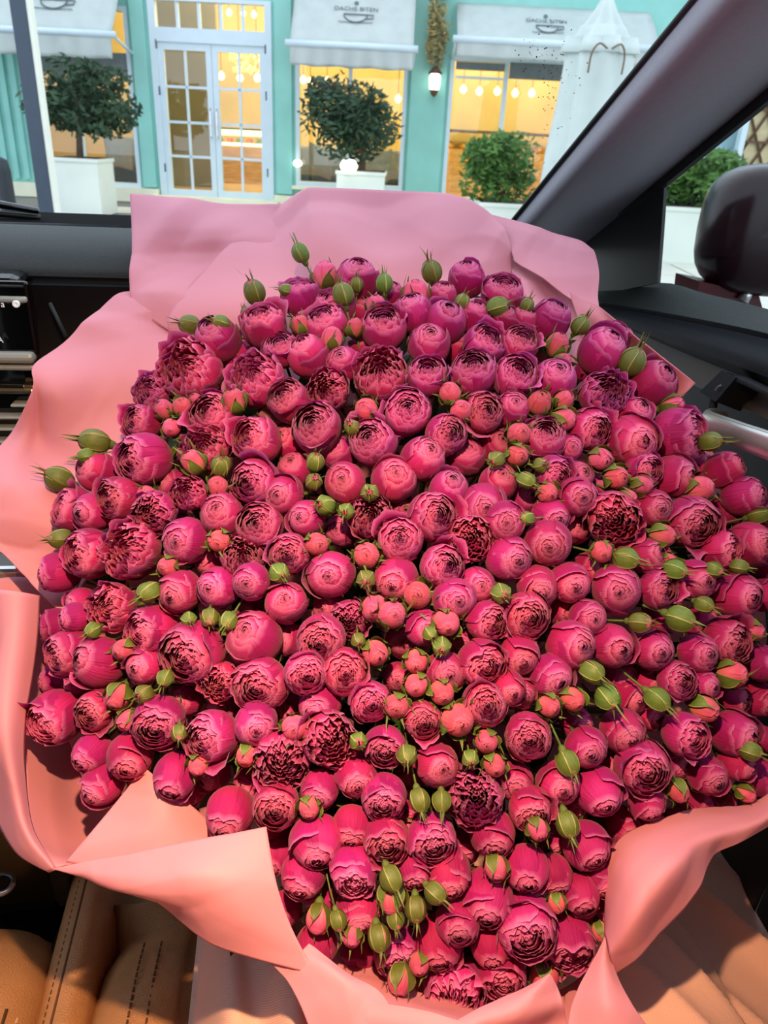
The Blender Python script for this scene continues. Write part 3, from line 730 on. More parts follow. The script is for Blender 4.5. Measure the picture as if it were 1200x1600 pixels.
doorstrip([band, [(p + q) / 2 + np.array([0.03, 0, 0]) for p, q in zip(band, low)], low, low2], 'door_card', M_black, nu=14, nv=10)
# pull handle, switch, pocket rim
h0, h1, h2 = carp(1102, 658, X=0.375), carp(1150, 678, X=0.36), carp(1240, 712, X=0.36)
h3 = carp(1400, 790, X=0.37)
hp_ = catmull([h0 + np.array([0.03, 0.02, -0.004]), h0, h1, h2, h3], 16) - O
hb = MB()
rings = []
for i, p in enumerate(hp_):
    w = 0.011 if i > 2 else 0.006 + 0.0025 * i
    rings.append([p + np.array([0.55 * w * math.cos(a), 0, w * math.sin(a)]) for a in np.linspace(0, 6.283, 13)[:-1]])
hb.grid(rings, closed=True).build('pull_handle', M_chrome, do_, True)
sw = [carp(u, v, X=0.395) - O for (u, v) in ((1093, 612), (1128, 578), (1150, 590), (1118, 628))]
sb_ = MB(); sb_.add(sw + [q + np.array([0.03, 0, -0.01]) for q in sw], [(0, 1, 2, 3), (0, 4, 5, 1), (1, 5, 6, 2), (2, 6, 7, 3), (3, 7, 4, 0)])
sb_.build('window_switch', M_dash2, do_)
sp = carp(1122, 607, X=0.393) - O
mk = MB().tube([sp + [0, 0.004, -0.003], sp + [0, 0.001, 0.001], sp + [0, -0.003, 0.004]], 0.0009, 5).build('switch_mark', M_chrome, do_)
rim = [carp(u, v, X=0.40) - O for (u, v) in ((1112, 645), (1120, 610), (1150, 592), (1200, 612), (1300, 655))]
MB().tube(list(catmull(rim, 16)), 0.004, 6).build('pocket_rim', M_dash2, do_, True)
# window frame and sail panel
def poly(pts, X0, th, name, m, parent, org):
    a = [carp(u, v, X=X0) - org for (u, v) in pts]; b = [q + np.array([th, 0, 0]) for q in a]; n = len(a)
    return MB().add(a + b, [tuple(range(n)), tuple(range(2 * n - 1, n - 1, -1))] + [(i, i + n, (i + 1) % n + n, (i + 1) % n) for i in range(n)]).build(name, m, parent)
poly([(850, 420), (905, 358), (1038, 289), (1033, 365), (1027, 442), (930, 462), (850, 470)], 0.445, 0.004, 'sail_panel', M_black, do_, O)
poly([(905, 366), (1180, 122), (1420, -60), (1420, -20), (1200, 157), (1038, 289), (940, 350)], 0.44, 0.006, 'window_frame', M_black, do_, O)
w2 = poly([(1036, 288), (1420, -25), (1420, 548), (1200, 484), (1100, 459), (1026, 443)], 0.452, 0.004, 'window_2', M_wglass, None, np.zeros(3))
tag(w2, 'passenger side window glass', None, kind='structure')
# --- side mirror
mc = carp(1216, 362, Y=1.02)
sm = empty('side_mirror', tuple(carp(1130, 470, Y=1.0))); tag(sm, 'dark maroon door mirror outside the passenger window', 'mirror')
so = np.array(sm.location)
V = []
n1, n2 = 20, 28
for i in range(n1):
    ph = -math.pi / 2 + math.pi * i / (n1 - 1); row = []
    for j in range(n2):
        th = 2 * math.pi * j / n2
        f = lambda c, e: math.copysign(abs(c) ** e, c)
        x = 0.105 * f(math.cos(ph), 0.45) * f(math.cos(th), 0.62); z = 0.083 * f(math.cos(ph), 0.45) * f(math.sin(th), 0.62)
        y = 0.055 * f(math.sin(ph), 0.7)
        x += 0.10 * max(0, 0.0) - 0.12 * z * 0.2
        row.append(mc - so + np.array([x, y, z]))
    V.append(row)
MB().grid(V, closed=True).build('mirror_housing', M_maroon_d, sm, True)
g = mc - so + np.array([0.03, -0.056, 0.0])
MB().rbox(g[0] - 0.055, g[0] + 0.085, g[1], g[1] + 0.006, g[2] - 0.06, g[2] + 0.058, 0.018, 3).build('mirror_bezel', mat('tinted_mirror', (0.02, 0.016, 0.025), 0.2), sm)
ft = [carp(u, v, Y=1.0) - so for (u, v) in ((1093, 440), (1185, 458), (1195, 495), (1085, 500))]
b2 = [q + np.array([0, 0.07, 0]) for q in ft]
MB().add(ft + b2, [(0, 1, 2, 3), (7, 6, 5, 4), (0, 4, 5, 1), (1, 5, 6, 2), (2, 6, 7, 3), (3, 7, 4, 0)]).build('mirror_foot', M_maroon, sm)
MB().tube([carp(1172, 452, Y=0.995) - so, carp(1160, 470, Y=0.995) - so], [0.006, 0.009], 8).build('foot_trim', M_chrome, sm, True)
# --- roof; rear and sides walled up at window height to darken the cabin
tag(MB().rbox(-1.1, 0.47, -1.6, 0.40, 1.500, 1.54, 0.012).build('ceiling', M_pillar), 'grey cloth headliner of the car', None, kind='structure')
tag(MB().rbox(-1.16, -1.1, -1.6, 1.2, 0.3, 1.08, 0.02).box(-1.16, -1.1, -1.6, -0.05, 1.08, 1.50).build('wall_left', M_black), 'inside of the driver side of the car, rear half walled up against light', None, kind='structure')
tag(MB().rbox(-1.1, 0.47, -1.66, -1.6, 0.3, 1.5, 0.02).build('wall_rear', M_black), 'rear wall of the car cabin, closed to the roof to darken it', None, kind='structure')
tag(MB().rbox(0.44, 0.47, -1.6, 0.45, 0.3, 1.10, 0.01).box(0.44, 0.47, -1.6, -0.05, 1.10, 1.50).build('wall_right', M_black), 'rear part of the car right side, walled up against light', None, kind='structure')
tag(MB().rbox(-1.1, 0.46, -1.6, 1.25, 0.24, 0.30, 0.01).build('floor', mat('black_carpet', s2l(20, 20, 22), 0.95, bump=0.6, bscale=400)), 'black carpet floor of the car', None, kind='structure')
ml = empty('map_lamp', (MAPLAMP[0], MAPLAMP[1], 1.5)); tag(ml, 'small warm reading lamp in the headliner above the bouquet', 'lamp')
MB().rbox(-0.06, 0.06, -0.05, 0.05, -0.022, -0.001, 0.008).build('lamp_housing', M_pillar, ml)
MB().lathe([(0.001, -0.027), (0.018, -0.0265), (0.022, -0.023), (0.001, -0.022)], 16).build('lamp_lens', mat('warm_lens', (1, 0.8, 0.5), 0.3, emit=(1, 0.66, 0.36), estr=6.0), ml, True)
# --- console: armrest lid, leather rail, chrome cup ring
co = empty('centre_console', (-0.25, 0.5, 0.30)); tag(co, 'leather edged centre console with tan armrest at bottom left', 'console')
ar = empty('armrest', (-0.072, -0.2, 0.0)); ar.parent = co; tag(ar, 'tan leather armrest')
P = []
for t in np.linspace(0, 1, 14):
    y = -0.30 + 0.53 * t; k = 1 - max(0, (t - 0.82) / 0.18) ** 2 * 0.45; kz = max(0, (t - 0.8) / 0.2) ** 2 * 0.05
    prof = catmull([(-0.11, 0.16), (-0.105, 0.262), (-0.07, 0.282), (0.0, 0.286), (0.065 * (0.6 + 0.4 * k), 0.282), (0.098 * (0.55 + 0.45 * k), 0.262), (0.104 * (0.55 + 0.45 * k), 0.225), (0.10 * (0.55 + 0.45 * k), 0.16)], 22)
    P.append([(q[0], y, q[1] - kz) for q in prof])
P.append([(q[0] * 0.98, P[-1][0][1] + 0.006, 0.2) for q in P[-1]])
MB().grid(P).build('armrest_pad', M_tan, ar, True)
def stitches(path, step, m, parent, name='stitching', r=0.0011, ln=0.6):
    b = MB(); path = np.array(path); acc = 0
    pts = catmull(path, 300); seg = np.linalg.norm(np.diff(pts, axis=0), axis=1); cs = np.concatenate([[0], np.cumsum(seg)])
    s = 0
    while s + step < cs[-1]:
        f_ = lambda q: np.array([np.interp(q, cs, pts[:, k]) for k in range(3)])
        b.tube([f_(s), f_(s + step * ln * .5) + [0, 0, 0.0004], f_(s + step * ln)], r, 5); s += step
    o = b.build(name, m, parent); tag(o, kind='stuff'); return o
_pr = catmull([(0.0, 0.286), (0.065, 0.282), (0.098, 0.262), (0.104, 0.225)], 60)
for dx in (0.074, 0.093):
    zq_ = float(_pr[np.argmin(np.abs(_pr[:40, 0] - dx)), 1]) + 0.0008
    stitches([(dx, -0.28, zq_), (dx, -0.1, zq_), (dx, 0.05, zq_), (dx - 0.001, 0.125, zq_ - 0.0005)], 0.0065, M_thread, ar)
_zs = float(_pr[np.argmin(np.abs(_pr[:40, 0] - 0.084)), 1])
MB().tube([(0.084, -0.28, _zs), (0.084, 0.0, _zs), (0.083, 0.125, _zs)], 0.0014, 5).build('seam', M_thread_d, ar, True)
P = []
for t in np.linspace(0, 1, 12):
    y = -0.5 + 0.72 * t
    prof = catmull([(0.022, 0.19), (0.03, 0.232), (0.05, 0.243), (0.066, 0.236), (0.074, 0.20), (0.074, 0.0)], 16)
    P.append([(q[0] - 0.004 * t, y, q[1] + 0.02 * t) for q in prof])
MB().grid(P).build('leather_rail', M_tan, co, True)
MB().tube([(0.047, -0.48, 0.2445), (0.044, 0.0, 0.256), (0.043, 0.2, 0.262)], 0.0013, 5).build('seam', M_thread_d, co)
for dx in (0.039, 0.055): stitches([(dx, -0.48, 0.243), (dx - 0.002, 0.0, 0.2535), (dx - 0.003, 0.2, 0.2595)], 0.0065, M_thread_d, co, r=0.0009)
MB().rbox(-0.17, 0.02, -0.45, 0.32, 0.0, 0.20, 0.01).build('console_body', M_gloss, co)
cr = [carp(u, v, Z=0.56) - np.array([-0.25, 0.5, 0.30]) for (u, v) in ((36, 1318), (30, 1352), (20, 1382), (4, 1396), (-30, 1400))]
MB().tube(list(catmull(cr, 20)), 0.0028, 8).build('chrome_ring', M_chrome, co, True)
sc_ = stackbox  # lower control at the left edge
kb2 = carp(16, 893, Y=0.60)
MB().rbox(kb2[0] - 0.12 + 0.25, kb2[0] + 0.012 + 0.25, 0.09, 0.12, kb2[2] - 0.309, kb2[2] - 0.291, 0.004).build('shift_gate', M_chrome, co)
MB().rbox(-0.15, 0.03, 0.06, 0.24, 0.2, 0.56, 0.02).build('stack_foot', M_gloss, co)
# --- passenger seat
se = empty('passenger_seat', (0.13, 0.2, 0.30)); tag(se, 'tan leather passenger seat cushion under the bouquet', 'seat')
P = []
for t in np.linspace(0, 1, 16):
    y = -0.35 + 0.68 * t; e = max(0, (t - 0.85) / 0.15); dz = -0.05 * e ** 2
    prof = catmull([(-0.312, 0.0), (-0.315, 0.19), (-0.298, 0.245), (-0.262, 0.262), (-0.235, 0.258), (-0.20, 0.245), (0, 0.235), (0.20, 0.245), (0.262, 0.262), (0.298, 0.245), (0.30, 0.19), (0.30, 0.0)], 44)
    P.append([(q[0], y, q[1] + dz * (q[1] > 0.1)) for q in prof])
P.append([(q[0], P[-1][0][1] + 0.02, q[1] * 0.7) for q in P[-1]]); P.append([(q[0], P[-1][0][1] - 0.01, 0.0) for q in P[-1]])
MB().grid(P).build('seat_cushion', M_tan, se, True)
for dx in (-0.270, -0.254): stitches([(dx, -0.3, 0.262), (dx, 0.0, 0.262), (dx, 0.22, 0.262), (dx, 0.30, 0.245)], 0.0075, M_thread_d, se, r=0.0011)
MB().tube([(-0.262, -0.3, 0.2625), (-0.262, -0.1, 0.2625), (-0.262, 0.10, 0.2625), (-0.262, 0.20, 0.2625)], 0.0016, 5).build('seam', M_thread_d, se)
MB().rbox(-0.30, 0.30, -0.62, -0.48, 0.1, 0.95, 0.05, 4).build('seat_back', M_tan, se)

# ================================================================ person: lap under a ribbed skirt
m, nt, bs, out_ = _nt('peach_ribbed_cloth')
N, L = nt.nodes, nt.links
tc = N.new('ShaderNodeTexCoord'); mp = N.new('ShaderNodeMapping'); mp.inputs['Scale'].default_value = (420, 30, 30); mp.inputs['Rotation'].default_value = (0, 0, 0.9)
L.new(tc.outputs['Object'], mp.inputs[0])
mp.inputs['Scale'].default_value = (1, 1, 1); mp.inputs['Rotation'].default_value = (0, 0, -0.90)
no = N.new('ShaderNodeTexWave'); no.wave_type = 'BANDS'; no.bands_direction = 'X'; no.inputs['Scale'].default_value = 230; no.inputs['Distortion'].default_value = 1.2
no.inputs['Detail'].default_value = 2; no.inputs['Detail Scale'].default_value = 0.4; L.new(mp.outputs[0], no.inputs['Vector'])
rp = N.new('ShaderNodeValToRGB'); rp.color_ramp.elements[0].position = 0.3; rp.color_ramp.elements[1].position = 0.75
rp.color_ramp.elements[0].color = (*s2l(222, 174, 160), 1); rp.color_ramp.elements[1].color = (*s2l(234, 188, 173), 1)
L.new(no.outputs['Fac'], rp.inputs[0]); L.new(rp.outputs[0], bs.inputs['Base Color'])
bp = N.new('ShaderNodeBump'); bp.inputs['Strength'].default_value = 0.3; bp.inputs['Distance'].default_value = 0.001
L.new(no.outputs['Fac'], bp.inputs['Height']); L.new(bp.outputs[0], bs.inputs['Normal']); bs.inputs['Roughness'].default_value = 0.85
M_skirt = m
pe = empty('person', (0.13, 0.0, 0.56)); tag(pe, "seated person's lap in a pale peach ribbed skirt, bouquet resting on it", 'person')
def lapz(x, y):
    z = 0.0
    for cx_ in (0.035, 0.245):
        d = abs(x - cx_); R_ = 0.118
        h_ = 0.157 * math.sqrt(max(0.0, 1 - (d / R_) ** 2)) if d < R_ else 0
        z = max(z, h_)
    mid = 0.115 * math.exp(-((x - 0.14) / 0.09) ** 2) 
    z = max(z, mid) if 0.035 < x < 0.245 else z
    zz = 0.0 + z
    if x > 0.245: zz = max(zz, 0.125 * max(0, 1 - (x - 0.245) / 0.26) ** 0.6)
    # folds
    s_ = (x * 0.78 - y * 0.62)
    q = (x * 0.62 + y * 0.78)
    if x > 0.12:
        w1 = q + 0.012 * math.sin(s_ * 13)
        zz += 0.016 * (1 - abs(math.sin(w1 * 27 + 0.6))) ** 2 + 0.009 * (1 - abs(math.sin(w1 * 41 + 2.1 + 0.5 * math.sin(s_ * 7)))) ** 2 - 0.006
    else: zz += 0.010 * math.sin(x * 135 + 9 * y + 1.5 * math.sin(14 * y)) * min(1, max(0, z / 0.05))
    return zz
xs = np.linspace(-0.088, 0.43, 170); ys = np.linspace(-0.02, 0.60, 150)
P = [[(x - 0.13, y, max(0.008, lapz(x, y)) + (-0.10 * max(0, (y - 0.48) / 0.12) ** 2)) for x in xs] for y in ys]
P = [[(r[0][0] + 0.004, r[0][1], -0.0)] + r for r in P]
solid(MB().grid(P).build('skirt', M_skirt, pe, True), 0.002, -1)
# ================================================================ the bouquet's paper
def paper_mat():
    m, nt, bs, out_ = _nt('pink_wrapping_paper')
    N, L = nt.nodes, nt.links
    tc = N.new('ShaderNodeTexCoord')
    no = N.new('ShaderNodeTexNoise'); no.inputs['Scale'].default_value = 9; no.inputs['Detail'].default_value = 3
    L.new(tc.outputs['Object'], no.inputs['Vector'])
    rp = N.new('ShaderNodeValToRGB'); rp.color_ramp.elements[0].color = (*s2l(226, 150, 168), 1); rp.color_ramp.elements[1].color = (*s2l(232, 160, 178), 1)
    L.new(no.outputs['Fac'], rp.inputs[0]); L.new(rp.outputs[0], bs.inputs['Base Color'])
    bs.inputs['Roughness'].default_value = 0.55; bs.inputs['Specular IOR Level'].default_value = 0.3
    n2 = N.new('ShaderNodeTexNoise'); n2.inputs['Scale'].default_value = 22; n2.inputs['Detail'].default_value = 2
    L.new(tc.outputs['Object'], n2.inputs['Vector'])
    bp = N.new('ShaderNodeBump'); bp.inputs['Strength'].default_value = 0.15; bp.inputs['Distance'].default_value = 0.004
    L.new(n2.outputs['Fac'], bp.inputs['Height']); L.new(bp.outputs[0], bs.inputs['Normal'])
    tl = N.new('ShaderNodeBsdfTranslucent'); L.new(rp.outputs[0], tl.inputs['Color'])
    mx = N.new('ShaderNodeMixShader'); mx.inputs[0].default_value = 0.22
    L.new(bs.outputs[0], mx.inputs[1]); L.new(tl.outputs[0], mx.inputs[2]); L.new(mx.outputs[0], out_.inputs[0])
    return m
M_paper = paper_mat()
BASE = at(640, 990, 0.86); BASE = np.array([BASE[0], BASE[1], 0.60])
wr = empty('bouquet_wrap', tuple(BASE)); tag(wr, 'large crumpled pink paper wrap around the rose bouquet', 'wrapping paper')
def sheet(rows, nu=64, nv=56, label=None, crumple=0.0015, seed=0):
    P = surf([[at(*p) for p in r] for r in rows], nu, nv)
    r = np.random.RandomState(seed)
    k = r.uniform(20, 60, (4, 3)); ph = r.uniform(0, 6, 4)
    for q in range(4): P = P + crumple * np.sin(P @ k[q] + ph[q])[..., None] * (CAM2W @ np.array([0, 0, 1.0]))[None, None]
    n_ = CAM2W @ np.array([0, 0, 1.0])
    for q in range(10):                                   # sharp creases across the sheet
        d_ = r.normal(size=3); d_ /= np.linalg.norm(d_); c_ = P.reshape(-1, 3)[r.randint(P.shape[0] * P.shape[1])]
        w_ = (P - c_) @ d_; m_ = np.exp(-(np.linalg.norm(P - c_, axis=2) / 0.09) ** 2)
        P = P + (max(crumple * 3.0, 0.002) * m_ * np.clip(1 - np.abs(w_) / 0.02, 0, 1))[..., None] * n_ * r.choice([-1, 1])
    o = MB().grid(P - BASE).build('paper_sheet', M_paper, wr, True)
    if label: o['label'] = label
    return solid(o, 0.0006)
# behind the flowers, top
sheet([[(205, 305, 0.775), (320, 313, 0.782), (440, 321, 0.79), (560, 330, 0.80)],
       [(204, 390, 0.735), (330, 400, 0.742), (450, 400, 0.745), (570, 410, 0.75)],
       [(203, 480, 0.712), (270, 520, 0.705), (400, 600, 0.69), (560, 640, 0.69)]], label='square cornered pink paper at the upper left', seed=1, crumple=0.0018)
sheet([[(428, 328, 0.790), (470, 303, 0.775), (520, 293, 0.765), (600, 296, 0.770), (700, 304, 0.765), (755, 328, 0.760), (785, 365, 0.755)],
       [(340, 400, 0.745), (420, 380, 0.745), (510, 370, 0.725), (600, 375, 0.745), (690, 370, 0.730), (750, 385, 0.745), (797, 392, 0.735)],
       [(262, 500, 0.705), (380, 490, 0.695), (500, 480, 0.700), (610, 485, 0.695), (690, 480, 0.700), (760, 480, 0.695), (808, 440, 0.715)],
       [(300, 560, 0.720), (400, 600, 0.700), (510, 600, 0.690), (610, 600, 0.680), (690, 600, 0.680), (780, 600, 0.680), (850, 520, 0.665)]], nu=90, label='arched pink paper standing behind the topmost roses', seed=2, crumple=0.0025)
sheet([[(765, 335, 0.760), (850, 357, 0.745), (903, 373, 0.735), (926, 392, 0.730)],
       [(788, 372, 0.745), (865, 405, 0.725), (918, 425, 0.715), (935, 432, 0.710)],
       [(803, 409, 0.725), (868, 448, 0.695), (915, 483, 0.680), (938, 505, 0.665)]], label='round cornered pink paper by the pillar', seed=3, crumple=0.001)
sheet([[(795, 400, 0.745), (870, 445, 0.725), (945, 500, 0.695), (1000, 545, 0.665)],
       [(810, 470, 0.705), (870, 520, 0.685), (940, 560, 0.700), (990, 600, 0.680)],
       [(840, 560, 0.700), (880, 600, 0.680), (940, 640, 0.670), (990, 660, 0.660)]], label='shaded inner paper at the upper right', seed=4)
sheet([[(890, 456, 0.690), (940, 486, 0.665), (1010, 536, 0.625), (1088, 598, 0.615)],
       [(900, 490, 0.680), (950, 525, 0.660), (1010, 575, 0.655), (1074, 612, 0.618)],
       [(910, 530, 0.670), (950, 570, 0.685), (1000, 610, 0.655), (1058, 626, 0.625)]], label='pale folded paper edge pointing at the door', seed=5, crumple=0.0006)
# left
sheet([[(207, 455, 0.725), (178, 464, 0.715), (118, 518, 0.685), (60, 570, 0.655), (56, 612, 0.645), (0, 692, 0.645), (-40, 760, 0.625), (-40, 850, 0.600)],
       [(240, 470, 0.720), (215, 490, 0.710), (160, 545, 0.680), (95, 610, 0.650), (60, 680, 0.655), (25, 760, 0.630), (-5, 830, 0.610), (0, 870, 0.600)],
       [(300, 500, 0.710), (270, 530, 0.700), (220, 590, 0.670), (160, 660, 0.670), (115, 740, 0.650), (80, 810, 0.625), (50, 870, 0.610), (45, 915, 0.600)],
       [(400, 540, 0.690), (360, 570, 0.680), (310, 630, 0.660), (250, 700, 0.660), (190, 790, 0.650), (160, 860, 0.630), (130, 920, 0.620), (98, 962, 0.605)]], nu=90, nv=64, label='broad pink paper along the left side', seed=6, crumple=0.002)
# inner paper, lower left
sheet([[(-20, 905, .64), (50, 905, .65), (110, 950, .66), (180, 1000, .69)],
       [(20, 1000, .61), (60, 1040, .635), (110, 1100, .66), (190, 1120, .69)],
       [(38, 1180, .575), (70, 1200, .59), (130, 1240, .62), (230, 1230, .66)],
       [(50, 1290, .54), (85, 1310, .55), (150, 1320, .575), (270, 1300, .62)],
       [(84, 1357, .515), (108, 1352, .52), (160, 1350, .54), (280, 1340, .58)]], nu=60, nv=60, label='orange lit inner paper at the lower left', seed=7, crumple=0.001)
# rolled strip at far left
sheet([[(62, 931, .585), (57, 1000, .575), (41, 1120, .555), (36, 1210, .54), (48, 1290, .527), (88, 1358, .512)],
       [(32, 925, .570), (24, 1000, .557), (14, 1110, .538), (18, 1205, .526), (36, 1292, .517), (85, 1360, .510)],
       [(0, 921, .572), (-6, 1000, .56), (-12, 1095, .545), (2, 1215, .53), (28, 1305, .52), (82, 1361, .511)],
       [(-30, 921, .60), (-34, 1010, .59), (-34, 1120, .57), (-20, 1255, .55), (20, 1325, .53), (78, 1362, .514)]], nu=50, nv=24, label='rolled paper strip at the far left', seed=8, crumple=0.0006)
# lower left folds
sheet([[(223, 1202, .528), (224, 1202, .528), (225, 1203, .528), (226, 1203, .528)],
       [(163, 1276, .518), (205, 1275, .514), (250, 1262, .514), (286, 1252, .524)],
       [(104, 1346, .507), (185, 1356, .505), (268, 1340, .505), (345, 1305, .528)]], nu=36, nv=30, label='pointed paper corner rising at the lower left', seed=9, crumple=0.0006)
sheet([[(80, 1358, .506), (190, 1337, .498), (300, 1312, .492), (417, 1289, .492)],
       [(112, 1367, .502), (210, 1372, .484), (320, 1365, .472), (432, 1372, .478)],
       [(138, 1374, .503), (222, 1402, .482), (328, 1430, .466), (455, 1448, .470)],
       [(150, 1378, .512), (232, 1408, .495), (335, 1480, .475), (492, 1526, .462)]], nu=70, nv=56, label='big folded paper flap at the lower left', seed=10, crumple=0.0008)
sheet([[(424, 1508, .470), (452, 1500, .466), (470, 1490, .468), (482, 1478, .472)],
       [(452, 1545, .462), (490, 1540, .456), (520, 1525, .455), (545, 1522, .462)],
       [(480, 1600, .452), (530, 1590, .446), (570, 1575, .446), (600, 1560, .452)],
       [(495, 1660, .445), (560, 1660, .44), (600, 1650, .44), (640, 1640, .445)]], label='narrow twisted paper fold near the bottom edge', seed=11, crumple=0.0006)
sheet([[(460, 1470, .54), (560, 1480, .545), (640, 1490, .545), (730, 1540, .54), (860, 1560, .53), (960, 1480, .53)],
       [(500, 1530, .50), (580, 1535, .50), (670, 1560, .50), (770, 1585, .50), (880, 1590, .50), (960, 1540, .50)],
       [(530, 1580, .462), (600, 1580, .462), (690, 1600, .465), (780, 1615, .47), (890, 1620, .475), (960, 1600, .475)],
       [(540, 1660, .445), (620, 1660, .445), (700, 1660, .445), (800, 1660, .445), (890, 1660, .45), (960, 1660, .455)]], nu=50, label='inner paper under the lowest buds', seed=12)
sheet([[(563, 1566, .450), (640, 1572, .447), (740, 1592, .446), (850, 1612, .446)],
       [(558, 1600, .444), (640, 1610, .44), (740, 1620, .44), (850, 1630, .44)],
       [(555, 1670, .438), (640, 1670, .434), (740, 1670, .434), (850, 1670, .436)]], label='front paper edge along the bottom', seed=13, crumple=0.0005)
sheet([[(857, 1518, .462), (858, 1518, .462), (859, 1519, .462)],
       [(785, 1560, .452), (830, 1549, .449), (872, 1546, .458)],
       [(690, 1606, .445), (795, 1590, .441), (881, 1572, .452)],
       [(660, 1660, .438), (800, 1625, .452), (886, 1600, .455)],
       [(660, 1700, .434), (800, 1670, .445), (892, 1660, .452)]], label='small pointed paper corner at the bottom centre', seed=14, crumple=0.0005)
sheet([[(943, 1460, .490), (945, 1461, .489), (947, 1464, .49)],
       [(922, 1512, .478), (943, 1510, .472), (962, 1520, .476)],
       [(900, 1560, .468), (945, 1560, .460), (984, 1562, .466)],
       [(888, 1610, .460), (950, 1610, .452), (1012, 1606, .46)],
       [(880, 1670, .454), (955, 1670, .446), (1035, 1670, .454)]], nv=36, label='flaring paper strip at the bottom right', seed=15, crumple=0.0005)
sheet([[(946, 1458, .495), (948, 1400, .50), (955, 1342, .508), (984, 1303, .515), (1055, 1270, .53), (1120, 1262, .54), (1178, 1256, .545), (1235, 1215, .55)],
       [(949, 1470, .480), (972, 1415, .472), (992, 1365, .474), (1024, 1328, .485), (1078, 1295, .508), (1128, 1282, .52), (1184, 1270, .53), (1235, 1240, .54)],
       [(953, 1492, .474), (995, 1440, .458), (1030, 1395, .458), (1060, 1355, .468), (1096, 1318, .492), (1135, 1300, .508), (1190, 1282, .52), (1235, 1258, .535)],
       [(962, 1522, .482), (1010, 1490, .470), (1058, 1446, .472), (1092, 1394, .482), (1110, 1345, .50), (1128, 1324, .51), (1192, 1296, .522), (1240, 1275, .535)]],
      nu=90, nv=64, label='large curled paper lip at the lower right', seed=16, crumple=0.0008)
# inner cone that gathers the sheets to the stems
def domebase(u, v):
    return 0.68 - 0.15 * (v - 400) / 1200.0
DC = np.array([640.0, 995.0]); DR = np.array([600.0, 590.0])
NECK = np.array([0.10, 0.74, 0.60])
rings = []
axis = NECK - at(640, 995, 0.6); axis /= np.linalg.norm(axis)
e1 = np.cross(axis, [0, 0, 1.0]); e1 /= np.linalg.norm(e1); e2 = np.cross(e1, axis)
for t in np.linspace(0, 1, 9):
    row = []
    for k in range(48):
        a = 2 * math.pi * k / 48
        p = at(DC[0] + DR[0] * 0.93 * math.cos(a), DC[1] + DR[1] * 0.93 * math.sin(a), domebase(0, DC[1] + DR[1] * math.sin(a)) + 0.045)
        d = p - at(640, 995, 0.6); ang = math.atan2(d @ e2, d @ e1)
        q = NECK + 0.05 * (math.cos(ang) * e1 + math.sin(ang) * e2)
        row.append(p * (1 - t) ** 1.15 + q * (1 - (1 - t) ** 1.15) - BASE)
    rings.append(row)
o = MB().grid(rings, closed=True).build('paper_cone', M_paper, wr, True); solid(o, 0.0006)
